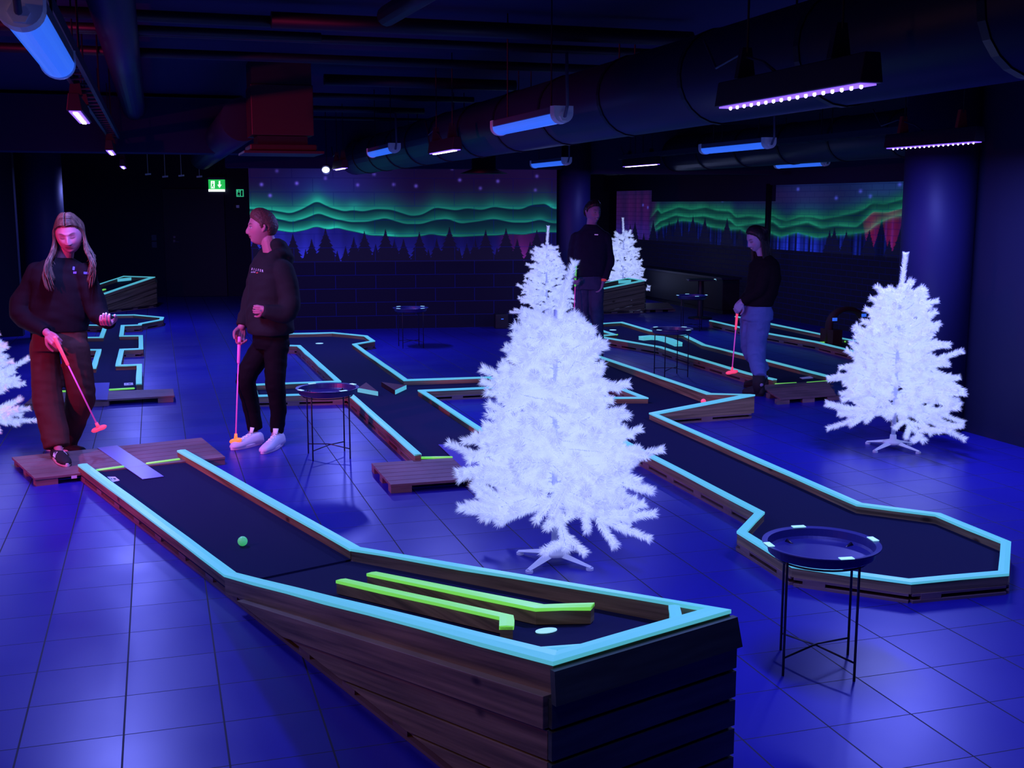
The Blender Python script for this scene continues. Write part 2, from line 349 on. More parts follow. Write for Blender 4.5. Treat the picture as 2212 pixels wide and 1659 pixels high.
q1 = [c2(p) for p in [(470, 395), (530, 320), (545, 352), (600, 330), (660, 310), (740, 325), (830, 312), (900, 330), (980, 335), (1020, 375), (1100, 365), (1200, 380), (1250, 360), (1290, 385), (1340, 398), (1420, 370), (1500, 372), (1560, 385), (1650, 370), (1760, 345), (1830, 320), (1870, 285), (1960, 290), (2080, 255)]]
q2 = [c2(p) for p in [(470, 430), (500, 440), (540, 400), (640, 360), (720, 375), (820, 365), (900, 385), (980, 390), (1020, 430), (1100, 420), (1250, 400), (1300, 440), (1380, 425), (1470, 405), (1560, 442), (1650, 425), (1780, 435), (1830, 390), (1880, 340), (1970, 345), (2080, 315)]]
q3 = [c2(p) for p in [(470, 460), (520, 455), (560, 430), (680, 395), (780, 405), (860, 435), (950, 450), (1050, 450), (1100, 480), (1220, 465), (1300, 500), (1400, 470), (1530, 505), (1620, 490), (1750, 480), (1850, 465), (1900, 420), (2000, 375), (2080, 360)]]
spr2 = [(c2((x, t)), 1.0) for x, t in [(355, 420), (385, 400), (440, 470), (500, 395), (550, 430), (600, 400), (655, 375), (705, 400), (750, 365), (825, 375), (965, 380), (1045, 450), (1610, 455), (1640, 440), (1715, 460), (1860, 455), (1985, 515), (2055, 450)]]
stars2 = [c2(p) for p in [(1650, 255), (1803, 212), (1865, 245), (2050, 170), (1410, 200), (505, 243), (465, 315), (435, 300), (935, 270)]]
def f2(S, Z):
    rgb = np.zeros(S.shape + (3,))
    a1, a2, a3 = (smooth_interp(q, S, .06) for q in (q1, q2, q3))
    e0 = c2((470, 400))[0]; inside = np.clip((S - e0) / .5, 0, 1)
    far = np.clip((S - 5.0) / 4, 0, 1)
    glow = np.zeros_like(S)
    for a, hgt, k in ((a1, .09, .8), (a2, .07, 1.0), (a3, .06, .9)):
        d = Z - a; g = np.exp(-np.abs(d) / np.where(d > 0, hgt, .022)); glow = np.maximum(glow, g * k)
    n = vnoise(S, Z, 2.5, 15)
    glow = glow * (.6 + .6 * n) * inside
    haze = ((Z > a3) & (Z < a1)) * .10 * inside
    rgb += (glow ** 1.3 * .50)[..., None] * np.array([.03, .62, .32]) + haze[..., None] * np.array([.01, .12, .14])
    sky = np.clip((Z - a1) / .15, 0, 1)
    rgb += sky[..., None] * (np.array([.004, .005, .05]) + far[..., None] * np.array([.006, .03, .12])) * (.6 + .8 * vnoise(S, Z, 1, 31))[..., None]
    rgb += (sky * G(Z, 2.0, .14) * vnoise(S, Z * 3, .8, 33))[..., None] * np.array([.012, .002, .012])
    st = vnoise(S * 5, Z * .15, 4, 41) ** 2; low = c2((1400, 620))[1]
    dd = np.clip((a3 - Z) / .62, 0, 2)
    bl = (Z < a3) * np.exp(-((dd - .45) / .55) ** 2) * st * np.clip((1.3 - dd) / .3, 0, 1)
    cb_ = c2((1400, 500))[0]
    rgb += bl[..., None] * (np.array([.02, .05, .9]) * (.25 + .9 * G(S, cb_, 1.2))[..., None])
    # red curtains at both ends
    rg = np.clip((S - c2((1800, 450))[0]) / .15, 0, 1); zlow = c2((1900, 600))[1]
    tri = 1 - np.abs(((S * 2.1) % 1.0) * 2 - 1)
    redm = rg * (Z < a2) * (Z > zlow + .55 * (1 - tri) ** 1.5 * .9) * (.25 + .75 * np.clip(1 - (Z - zlow) / .9, 0, 1)) * (.35 + .65 * tri)
    rgb += redm[..., None] * np.array([.22, .006, .06])
    lf = np.clip((e0 + .5 - S) / .6, 0, 1); zl = c2((470, 540))[1]
    redl = lf * (Z > zl) * (.4 + .8 * vnoise(S * 3, Z * .3, 3, 51)) * np.clip((2.35 - Z) / .5, 0, 1)
    rgb += redl[..., None] * np.array([.045, .003, .050]) + (lf * (Z > zl) * G(Z, zl + .2, .3))[..., None] * np.array([.0, .01, .16])
    sp = spruces(S, Z, spr2, .55)
    rgb = np.where(sp[..., None] > 0, np.array([.003, .003, .014]), rgb)
    for (sx, sz) in stars2:
        rgb += np.exp(-(((S - sx) / 1.6) ** 2 + (Z - sz) ** 2) / .024 ** 2)[..., None] * np.array([.08, .10, .8]) * .8
    lowm = Z < zlow - .05
    return np.where(lowm[..., None], np.array([.003, .003, .016]), rgb + np.array([.002, .003, .018]))
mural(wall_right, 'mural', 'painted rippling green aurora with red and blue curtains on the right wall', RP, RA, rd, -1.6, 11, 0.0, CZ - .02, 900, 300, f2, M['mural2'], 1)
# soffits above the painted walls
def soffit(n, P, D, a, b, z, th):
    nm = math.atan2(D.y, D.x); o = MB().box(((a + b) / 2, -th / 2 - .01, (z + CZ) / 2), ((b - a) / 2, th / 2, (CZ - z) / 2), Vector((1, 0, 0)), Vector((0, 1, 0))).build('trim_%d' % n, M['ceil'])
    o.location = (P.x, P.y, 0); o.rotation_euler = (0, 0, nm); return struct(o)
soffit(6, WP, wd, s0 - .3, s1, 2.39, .35)
c2s = lambda u: wall_span(u, 450, RP, RA, rd)[0]
soffit(7, RP, rd, c2s(1676), c2s(2100), 2.18, .12); soffit(8, RP, rd, c2s(1420), c2s(1676), 1.92, .12); soffit(9, RP, rd, c2s(1300), c2s(1420), 2.15, .12)
q_ = RP + rd * c2s(1674); q_ = Vector((q_.x, q_.y, 0)) + Vector((rd.y, -rd.x, 0)) * .12
tag(MB().tube([q_, q_ + UP * 2.2], .05, 12).build('vertical_pipe', M['pipe'], smooth=True), 'dark vertical pipe crossing the right wall mural', 'pipe')
# ------------------------------------------------------------------ columns
def column(u, v, r, n, zt=CZ):
    p = at(u, v, 0); p = p + Vector((0, r, 0))
    o = MB().lathe(p, [(r, 0), (r, zt)], 48).build('trim_%d' % n, M['column'], smooth=True); struct(o); return o
column(2027, 940, .285, 1)
column(1236, 704, .28, 2)
column(94, 735, .27, 3)
# ------------------------------------------------------------------ door and signs in the far left corner
fd = Vector((1, .05, 0)).normalized()
def fw(u, v): return on_plane(u, v, FP, math.atan2(fd.y, fd.x))
def slab(name, u0, v0, u1, v1, th, m, parent=None, bevel=0, pl=fw, off=0, d=fd):
    a = pl(u0, v1); b = pl(u1, v0); nrm = Vector((d.y, -d.x, 0)); c = (a + b) / 2 + nrm * (th / 2 + off)
    return MB().box(c, (abs((b - a).dot(d)) / 2, th / 2, abs(b.z - a.z) / 2), d, nrm).build(name, m, parent, bevel=bevel)
dr = slab('door_1', 362, 408, 484, 640, .05, M['door'], bevel=.004); struct(dr)
def child(o, p): o.parent = p; return o
hnd = MB(); hp = fw(379, 521) + Vector((0, -.07, 0)); hnd.box(hp, (.02, .012, .03), Vector((1, 0, 0)), Vector((0, 1, 0))).tube([hp + Vector((0, -.01, -.01)), hp + Vector((0, -.05, -.01)), hp + Vector((.12, -.05, -.015))], .011)
child(hnd.build('door_handle', M['steel']), dr)
child(MB().box(fw(379, 514) + Vector((0, -.065, .02)), (.022, .01, .022), Vector((1, 0, 0)), Vector((0, 1, 0))).build('door_lock', M['steel']), dr)
pr_ = MB()
for dz in (0, .14): pr_.box(fw(334, 521) + Vector((0, -.02, dz - .07)), (.05, .02, .06), Vector((1, 0, 0)), Vector((0, 1, 0)))
tag(pr_.build('wall_switch', M['housing'], bevel=.004), 'double wall switch beside the dark door', 'switch')
M['exitg'] = mat('lit_green_sign', (.05, .5, .15), .4, (.02, .55, .10), .9)
M['exitw'] = mat('lit_white_sign', (.9, .9, .9), .4, (.85, 1, .9), 1.3)
e = empty('exit_sign', fw(468, 400), 'lit green exit sign with white running figure and arrow above the dark door', 'exit sign')
slab('housing', 451, 383, 487, 388, .12, M['housing'], e, .004)
slab('sign_panel', 452, 388, 486, 409, .06, M['exitg'], e, .003)
slab('light_strip', 452, 409, 486, 414, .07, M['exitw'], e)
def wpoly(name, pts, m, parent, th, off, d=fd, pl=fw):
    nrm = Vector((d.y, -d.x, 0)); mb = MB()
    for poly in pts:
        P = [pl(*q) + nrm * off for q in poly]; mb.prism(P, nrm * th)
    return mb.build(name, m, parent)
wpoly('pictogram', [[(457, 391), (465, 391), (465, 407), (457, 407)]], M['exitw'], e, .004, .061)
wpoly('running_figure', [[(460, 393), (462, 393), (462, 395), (460, 395)], [(459, 396), (463, 397), (462, 401), (464, 406), (463, 406.5), (460.5, 402), (458.5, 406), (457.5, 405.5), (459.5, 400)]], M['exitg'], e, .004, .066)
wpoly('arrow', [[(474, 391), (477, 391), (477, 399), (480, 399), (475.5, 406), (471, 399), (474, 399)]], M['exitw'], e, .004, .061)
e = empty('wall_sign', fw(519, 417), 'small green glow-in-the-dark exit plate on the dark wall strip', 'sign')
M['glowg'] = mat('photoluminescent_plate', (.1, .5, .3), .5, (.05, .75, .35), .55)
slab('plate', 511, 409, 526, 425, .012, M['glowg'], e)
wpoly('symbol', [[(515, 411.5), (517.5, 411.5), (517.5, 414), (515, 414)], [(514, 415), (519, 416), (518, 423.5), (516, 423.5), (515.5, 419), (514, 423), (513, 422.5)], [(520.5, 411), (524.5, 411), (524.5, 423.5), (520.5, 423.5)]], M['ink'], e, .003, .013)
e = empty('alarm_sounder', fw(512, 446), 'small white alarm box on the dark wall strip below the green plate', 'alarm')
slab('case', 504, 440, 512, 454, .03, M['speaker'], e, .003); slab('lens', 511, 443, 517, 449, .04, M['white'], e, .003)
for u, v in [(340, 378), (376, 383), (410, 381), (448, 383)]:
    q = fw(u, v); o = MB().box(q + Vector((0, -.6, 0)), (.05, .03, .015), Vector((1, 0, .1)).normalized(), Vector((0, 1, 0))).tube([q + Vector((0, -.6, 0)), Vector((q.x, q.y - .6, CZ))], .004).build('cable_clip', M['white'])
    tag(o, {340: 'leftmost pale clip hanging under the ceiling left of the exit sign', 376: 'second pale hanging clip from the left under the ceiling', 410: 'third pale hanging clip, two places left of the exit sign', 448: 'pale hanging clip right beside the lit exit sign'}[u], 'clip', 'pale clips hanging under the far ceiling')
# ------------------------------------------------------------------ ducts, pipes and beams under the ceiling
def run(name, p, along0, along1, r, label, cat, m=M['duct'], n=24, rings=False, D=E1, group=None):
    a = p + D * along0; b = p + D * along1; mb = MB().tube([a, b], r, n)
    o = mb.build(name, m, smooth=True); o.data.polygons[-1].use_smooth = False; o.data.polygons[-2].use_smooth = False
    tag(o, label, cat, group)
    if rings:
        k = along0 + .6
        while k < along1:
            MB().tube([p + D * (k - .02), p + D * (k + .02)], r + .008, n).build('duct_band', M['pipe'], o).matrix_parent_inverse = Matrix.Identity(4); k += 1.15
    return o
d1 = at(1500, 274, 2.30); d1.z = 2.54
run('ventilation_duct', d1, -5.5, 11.2, .24, 'large round dark duct crossing the ceiling behind the long violet light bar', 'duct', rings=True)
d2 = at(2000, 337, 2.38); d2.z = 2.64
run('ventilation_duct', d2, -6, 9, .26, 'round dark duct along the right, above the mural wall', 'duct', rings=True)
d3 = at(525, 300, 2.45); d3.z = 2.62
run('ventilation_duct', d3, 0, 9, .19, 'round duct running back from the square air unit', 'duct', rings=False)
d4 = at(262, 150, 2.75); d4.z = 2.92
run('ventilation_duct', d4, -4, 6.0, .12, 'narrow duct above the left row of lights', 'duct')
for i, (u, v, a, b, rr, lb) in enumerate([(700, 52, -3.2, 0, .035, 'short dark pipe near the top left of the ceiling'), (700, 85, -4, 4.5, .03, 'long dark ceiling pipe passing over the air unit, nearest of the long ones'),
        (700, 128, -4, 3.6, .035, 'second long dark ceiling pipe over the air unit'), (700, 172, 0, 1.8, .05, 'thick dark cable run on the ceiling behind the air unit'),
        (700, 207, -.2, 1.6, .03, 'thin reddish pipe right of the air unit'), (700, 235, -.2, 1.2, .035, 'lower short reddish pipe right of the air unit'),
        (1000, 62, -1.2, 1.6, .05, 'dark ceiling pipe at the top middle that bends away'), (700, 255, -.3, 4.0, .022, 'thin pipe far back under the ceiling'), (250, 62, -.8, 1.3, .03, 'reddish pipe across the top left corner')]):
    p = at(u, v, CZ - .12); run('ceiling_pipe', p, a, b, rr, lb, 'pipe', M['pipe'], 12, D=E2, group='pipes under the ceiling')
p = at(870, 0, CZ - .1); pb = MB().tube([at(990, -60, CZ - .12), at(835, 35, CZ - .12)], .06, 12).build('ceiling_pipe', M['pipe'], smooth=True); tag(pb, 'short diagonal duct stub at the top middle of the ceiling', 'pipe', 'pipes under the ceiling')
# cable tray rails above the lamp rows
def rail_run(u, v, z, a, b, w_, h_, label):
    p = at(u, v, z); mb = MB()
    for s in (-1, 1): mb.box(p + E1 * ((a + b) / 2) + E2 * (s * w_), (.012, (b - a) / 2, h_))
    k = a
    while k < b: mb.box(p + E1 * k + Vector((0, 0, -h_ + .006)), (w_, .012, .006)); k += .3
    o = mb.build('cable_tray', M['duct'])
    hb = []
    k = a + .8
    while k < b:
        for s in (-1, 1):
            q = p + E1 * k + E2 * (s * w_); MB().tube([q, Vector((q.x, q.y, CZ))], .006, 6).build('hanger_rod', M['pipe'], o).matrix_parent_inverse = Matrix.Identity(4)
        k += 2.4
    return tag(o, label, 'cable tray', 'cable trays above the lamps')
rail_run(1500, 184, 2.62, -4.5, 9, .06, .03, 'cable tray above the middle row of lamps')
rail_run(2000, 276, 2.55, -4, 7, .06, .03, 'cable tray above the right row of lamps')
rail_run(170, 165, 2.62, -4, 9, .05, .03, 'cable tray above the left row of lamps')
# cross beam on the left
bm = at(250, 318, 2.5); struct(MB().box(bm + E2 * -4.85 + Vector((0, .3, .25)), (6.2, .25, .3)).build('trim_4', M['ceil']))
bm = at(1600, 376, 2.34); struct(MB().box(bm + Vector((.8, .3, .38)), (3.6, .2, .38), Vector((1, .1, 0)).normalized(), Vector((-.1, 1, 0)).normalized()).build('trim_5', M['ceil']))
# square air unit with diffuser
au = atd(592, 300, 9.9); a0 = empty('air_unit', (au.x, au.y, 2.9), 'dark red square air unit hanging from the ceiling with a slotted diffuser below', 'air unit')
zz = lambda v: atd(592, v, 9.9).z
MB().box((au.x, au.y + .26, (zz(182) + zz(292)) / 2), (.26, .26, (zz(182) - zz(292)) / 2)).build('duct_box', M['unit'], a0, bevel=.006)
MB().box((au.x, au.y + .26, zz(305)), (.21, .21, .045)).build('neck', M['darkm'], a0)
MB().box((au.x, au.y + .26, zz(318)), (.28, .28, .025)).build('diffuser_cone', M['unit'], a0, bevel=.01)
MB().box((au.x, au.y + .26, zz(329)), (.335, .335, .012)).build('diffuser_plate', M['unit'], a0, bevel=.004)
MB().box((au.x, au.y + .26, (CZ + zz(182)) / 2 - .01), (.25, .25, (CZ - zz(182)) / 2 - .01)).build('riser', M['pipe'], a0)
au = atd(1045, 375, 15.5); a0 = empty('air_diffuser', (au.x, au.y, au.z), 'black cone-shaped air diffuser in front of the back wall mural', 'air diffuser')
MB().lathe((au.x, au.y, 0), [(.16, CZ), (.16, au.z + .06), (.32, au.z)], 24).build('cone', M['pipe'], a0, smooth=True)
# ------------------------------------------------------------------ lamps
def batten(u, v, z, L, label, ang=AX, full=True):
    c = at(u, v, z); d = Vector((math.cos(ang), math.sin(ang), 0)); n = Vector((d.y, -d.x, 0))
    r = empty('batten_light', c, label, 'ceiling light', 'white tube fittings under the ceiling')
    h = L / 2
    MB().box(c + Vector((0, 0, .04)), (.055, h, .022), n, d).build('housing', M['housing'], r, bevel=.006)
    prof = [(math.cos(a), math.sin(a)) for a in [PI + PI * k / 12 for k in range(13)]]
    mb = MB(); mb.rings([[c + d * s + n * (.056 * x) + UP * (.052 * y + .018) for x, y in prof] for s in (-h + .03, h - .03)]); mb.build('diffuser', M['shade'], r, smooth=False)  # tube is off; the emission imitates violet light on its plastic
    for s in (-1, 1):
        e_ = MB().rings([[c + d * (s * (h - .03)) + n * (.062 * x) + UP * (.060 * y + .02) for x, y in prof] + [c + d * (s * (h - .03)) + n * q + UP * .062 for q in (.062, -.062)], [c + d * (s * (h + .03)) + n * (.058 * x) + UP * (.056 * y + .02) for x, y in prof] + [c + d * (s * (h + .03)) + n * q + UP * .06 for q in (.058, -.058)]]).build('end_cap', M['white'], r)
        if s < 0:
            MB().tube([c + d * (s * (h + .03)), c + d * (s * (h + .05)), c + d * (s * (h + .09)) + UP * .06, c + d * (s * (h + .07)) + UP * .35], .010, 8).build('cable', M['housing'], r, smooth=True)
            MB().tube([c + d * (s * (h + .028)), c + d * (s * (h + .045))], .028, 6).build('gland', M['white'], r)
    for k in (-.35, .35): MB().tube([c + d * (L * k) + UP * .06, Vector((*(c + d * (L * k)).xy, CZ))], .005, 6).build('hanger', M['pipe'], r)
    return r
batten(92, 100, 2.36, 1.25, 'white tube fitting at the top left corner, nearest of all')
batten(1141, 268, 2.37, 1.25, 'white tube fitting in the middle, just left of the long violet bar')
batten(827, 328, 2.42, 1.25, 'white tube fitting above the back wall mural, left of the short violet bar')
batten(1188, 354, 2.38, 1.25, 'white tube fitting above the dark column behind the men')
batten(1588, 319, 2.40, 1.25, 'white tube fitting between the two long violet bars')
batten(1730, 356, 2.42, 1.25, 'farthest white tube fitting above the right wall mural')
def uv_bar(u, v, z, L, label, power=60, leds=0, redend=False, tilt=0.0):
    c = at(u, v, z); d = E1; n = E2
    r = empty('uv_light_bar', c, label, 'light bar', 'violet light bars under the ceiling')
    h = L / 2
    MB().rings([[c + d * s + n * x + UP * zq for x, zq in ((-.045, 0), (.045, 0), (.03, .10), (-.03, .10))] for s in (-h, h)]).build('housing', M['darkm'], r, bevel=.004)
    MB().box(c + Vector((0, 0, -.004)), (.032, h - .02, .003), n, d).build('lens_strip', M['ledstrip'], r)
    if leds:
        for k in range(leds):
            p = c + d * (-h + .06 + (L - .12) * k / (leds - 1)) + Vector((0, 0, -.010))
            MB().sphere(p, .0065, 8).build('led', M['led'], r, smooth=True)
    else:
        MB().box(c + Vector((0, 0, -.010)), (.012, h - .06, .003), n, d).build('led_row', M['led'], r)
    for k in (-.32, .32):
        q = c + d * (L * k) + UP * .1
        MB().rings([[q + n * x + UP * .12 * y + d * .03 * 0 for x, y in ((-.04, 0), (.04, 0), (.02, 1), (-.02, 1))], [q + d * .03 + n * x + UP * .12 * y for x, y in ((-.04, 0), (.04, 0), (.02, 1), (-.02, 1))]]).build('bracket', M['redm'] if redend else M['darkm'], r)
        MB().tube([q + UP * .1, Vector((q.x, q.y, CZ))], .005, 6).build('hanger', M['pipe'], r)
    q = c + d * (L * .1) + UP * .1
    MB().tube([q, q + UP * .05 + d * .1, q + UP * .10 + d * .3, q + UP * .07 + d * .5, q + UP * .2 + d * .62], .006, 6).build('cable', M['duct'], r, smooth=True)
    ld = bpy.data.lights.new('uv_lamp', 'AREA'); ld.shape = 'RECTANGLE'; ld.size = .05; ld.size_y = L * .95; ld.energy = power; ld.color = (.20, .23, 1.0)
    lo = bpy.data.objects.new('uv_lamp', ld); C.objects.link(lo); lo.parent = r; lo.location = (0, 0, -.022); lo.rotation_euler = (0, 0, AX - PI / 2)
    return r
UVP = 62
uv_bar(1705, 208, 2.28, 1.05, 'long violet bar with a row of bright diodes at the top right, nearest', UVP * .8, 17)
uv_bar(960, 327, 2.32, .88, 'short looking violet bar above the back wall mural', UVP)
uv_bar(1384, 357, 2.42, 1.2, 'violet bar of tiny diodes right of the dark column', UVP * .6)
uv_bar(2012, 313, 2.29, 1.0, 'violet diode bar with red brackets at the right edge', UVP, 18, True)
uv_bar(173, 253, 2.42, 1.1, 'bright violet bar on the left behind the corner tube fitting', UVP * 1.2)
uv_bar(240, 329, 2.42, 1.1, 'middle violet bar of the left row', UVP)
uv_bar(266, 361, 2.42, 1.1, 'farthest violet bar of the left row', UVP)
uv_bar(735, 364, 2.32, .80, 'violet bar with a white lamp at its end above the mural', UVP)
# the rows go on over the camera's end of the hall
def uv_at(p, power, label):
    d = ray(1106, 829); r = uv_bar(1714, 208, 2.35, 1.2, label, power); r.location = p; return r
uv_at(Vector((3.9, 6.2, 2.4)), UVP * .5, 'violet light bar outside the frame on the right')
uv_at(Vector((-.3, 2.1, 2.4)), UVP * .14, 'violet light bar over the camera')
uv_at(Vector((-3.6, 4.6, 2.4)), UVP * .75, 'violet light bar near the left wall')
uv_at(Vector((5.6, 8.4, 2.4)), UVP * .6, 'violet light bar beyond the right partition')
q = at(704, 367, 2.32); r = empty('spot_lamp', q, 'small white spot lamp at the end of a violet bar above the mural', 'lamp')
M['spotw'] = mat('white_spot_lens', (.9, .9, 1), .3, (.6, .75, 1), 3.0)
MB().tube([q + Vector((0, .1, .02)), q + Vector((0, 0, 0))], .06, 16).build('case', M['housing'], r); MB().sphere(q + Vector((0, -.01, 0)), .05, 12, (1, .4, .8)).build('lens', M['spotw'], r, smooth=True)
MB().tube([q + Vector((0, .06, .05)), Vector((q.x, q.y + .06, CZ))], .006, 6).build('hanger', M['pipe'], r)
# pink flood lamps on the left and right that tint people and wood
def flood(p, tgt, power, col, size, label):
    p = Vector(p); r = empty('flood_lamp', p, label, 'lamp')
    d = (Vector(tgt) - p).normalized(); q = d.to_track_quat('-Z', 'Y')
    mb = MB().box((0, 0, .05), (.12, .09, .045), Vector((1, 0, 0)), Vector((0, 1, 0))); o = mb.build('case', M['darkm'], None, bevel=.005); o.parent = r; o.rotation_euler = q.to_euler()
    MB().tube([p, Vector((p.x, p.y, CZ))], .01, 6).build('hanger', M['pipe'], r)
    ld = bpy.data.lights.new('flood', 'AREA'); ld.shape = 'RECTANGLE'; ld.size = size; ld.size_y = size * .7; ld.energy = power; ld.color = col; ld.spread = R(84)
    lo = bpy.data.objects.new('flood', ld); C.objects.link(lo); lo.parent = r; lo.location = (0, 0, 0) ; lo.rotation_euler = q.to_euler()
    return r
flood((-4.9, 4.6, 2.15), (-2.7, 8.2, 1.0), 38, (1, .04, .20), .16, 'pink flood lamp left of the camera')
flood((-2.9, 1.9, 2.5), (-.3, 4.2, .3), 2.2, (1, .36, .10), .3, 'warm flood lamp behind the camera')
# ------------------------------------------------------------------ mini golf lanes
def V2(p): return Vector((p[0], p[1], 0))
def offsets(P, w, closed=False):
    n = len(P); L_, R_ = [], []
    for i in range(n):
        a = (P[i] - P[i - 1]) if (i > 0 or closed) else None; b = (P[(i + 1) % n] - P[i]) if (i < n - 1 or closed) else None
        da = V2(a).normalized() if a is not None else None; db = V2(b).normalized() if b is not None else None
        if da is None: da = db
        if db is None: db = da
        na = Vector((-da.y, da.x, 0)); nb = Vector((-db.y, db.x, 0)); m = (na + nb)
        if m.length < .2: m = na
        m.normalize(); k = min(2.2, 1 / max(.3, m.dot(na)))
        L_.append(P[i] + m * (w / 2 * k)); R_.append(P[i] - m * (w / 2 * k))
    return L_, R_
def rails(parent, pts, w=.045, bottom=.045, bh=None, tape='cyan', name='rail', closed=False, wood='wood', wrap=.012, full=False):
    """one board per straight length, each with its strip of glowing tape"""
    P = [Vector(p) for p in pts]; L_, R_ = offsets(P, w, closed); L2, R2 = offsets(P, w + .006, closed); n = len(P)
    for i in range(n if closed else n - 1):
        j = (i + 1) % n; mb = MB()
        quad = [L_[i], R_[i], R_[j], L_[j]]
        lo = [Vector((q.x, q.y, (q.z - bh) if bh else bottom)) for q in quad]
        up = [q - Vector((0, 0, .003)) for q in quad]
        mb.add(lo + up, [(0, 1, 2, 3), (7, 6, 5, 4), (0, 4, 5, 1), (1, 5, 6, 2), (2, 6, 7, 3), (3, 7, 4, 0)])
        ro = mb.build(name, M[tape] if full else M[wood], parent)
        quad = [L2[i], R2[i], R2[j], L2[j]]; K = max(2, int((P[j] - P[i]).length / .35))
        V_ = []; tp = MB()
        r_ = random.Random(int(P[i].x * 977 + P[i].y * 131))
        for k in range(K + 1):
            t = k / K; l = lerp(quad[0], quad[3], t); r2 = lerp(quad[1], quad[2], t)
            wv = (r_.random() - .5) * .006 if 0 < k < K else 0
            side = (l - r2).normalized(); l = l + side * wv; z = Vector((0, 0, 1))
            V_ += [l - z * (wrap + wv), l + z * .001, (l + r2) / 2 + z * .003, r2 + z * .001, r2 - z * (wrap - wv)]
        F_ = []
        for k in range(K):
            for q in range(4): a = k * 5 + q; F_.append((a, a + 5, a + 6, a + 1))
        F_ += [(0, 1, 2, 3, 4), tuple(range(K * 5, K * 5 + 5))[::-1]]
        tp.add(V_, F_); t_ = tp.build('glow_tape', M[tape], None); t_.parent = ro
    return
def base_frame(parent, pts, out=.004, z=.045):
    mb = MB()
    for a, b in zip(pts[:-1], pts[1:]):
        a = V2(a); b = V2(b); d = (b - a); L = d.length; d.normalize(); n = Vector((-d.y, d.x, 0))
        mb.box((a + b) / 2 + UP * .007, (L / 2, .03, .007), d, n); mb.box((a + b) / 2 + UP * (z - .006), (L / 2, .026, .006), d, n)
        k = .1
        while k < L - .05: mb.box(a + d * k + UP * (z / 2), (.055, .028, z / 2 - .001), d, n); k += .42
    return mb.build('base_frame', M['pallet'], parent)
def deck(parent, poly, z=.05, th=.012, name='deck', m='deck'):
    return MB().prism([Vector((p[0], p[1], z - th)) for p in poly], (0, 0, th)).build(name, M[m], parent)
def PX(lst, z=.105): return [at(p[0], p[1], p[2] if len(p) > 2 else z) for p in lst]
def pallet(parent_label, quad, nb=6, z=.06, cat='pallet', group='wooden start platforms'):
    a, b, c, d = [Vector(q) for q in quad]    # a->b long front edge, d->c back edge
    o = empty('start_platform', (a + b + c + d) / 4 * 1.0 - UP * z, parent_label, cat, group)
    mb = MB(); g = .07
    for i in range(nb):
        t0 = (i + g / 2) / nb; t1 = (i + 1 - g / 2) / nb
        mb.prism([lerp(a, d, t0) - UP * .018, lerp(b, c, t0) - UP * .018, lerp(b, c, t1) - UP * .018, lerp(a, d, t1) - UP * .018], (0, 0, .018))
    mb.build('top_boards', M['pallet'], o, bevel=.002)
    dx = (b - a).normalized(); dy = (d - a).normalized()
    for s in (.06, .5, .94):
        for t in (.07, .5, .93):
            p = lerp(lerp(a, b, s), lerp(d, c, s), t); hh = (z - .018) / 2
            MB().box((p.x, p.y, hh), (.07, .045, hh), dx, dy).build('foot_block', M['pallet'], o)
    return o
def start_bar(parent, u0, v0, u1, v1, z=.062):
    a = at(u0, v0, z); b = at(u1, v1, z)
    MB().tube([a, a + (b - a) * .03, b - (b - a) * .03, b], [.006, .0115, .0115, .006], 10, flat=.8).build('start_line_bar', M['green'], parent, smooth=True)
def disc(parent, p, r=.045, name='hole_marker', m='marker', N=UP):
    a = N.cross(Vector((1, 0, 0))).normalized(); b = N.cross(a)
    return MB().prism([Vector(p) + a * (r * math.cos(2 * PI * k / 24)) + b * (r * math.sin(2 * PI * k / 24)) for k in range(24)], N * .003).build(name, M[m], parent)
def card(parent, quad, name='number_card', dark=True):
    q = [Vector(p) for p in quad]; o = MB().prism(q, (0, 0, .003)).build(name, M['card'], parent)
    if dark:
        c = sum(q, Vector()) / 4; f = [c + (p - c) * .28 + UP * .0035 + (q[1] - q[0]) * .12 for p in q]; t = MB().prism(f, (0, 0, .0006)).build('printed_square', M['ink'], None); t.parent = o
        f = [c + (p - c) * .16 + UP * .0035 - (q[1] - q[0]) * .28 for p in q]; t = MB().prism(f, (0, 0, .0006)).build('printed_mark', M['ink'], None); t.parent = o
def ray_plane(u, v, P, N):
    d = Vector(ray(u, v)); o = Vector((0, 0, CAMH)); t = (P - o).dot(N) / d.dot(N); return o + d * t
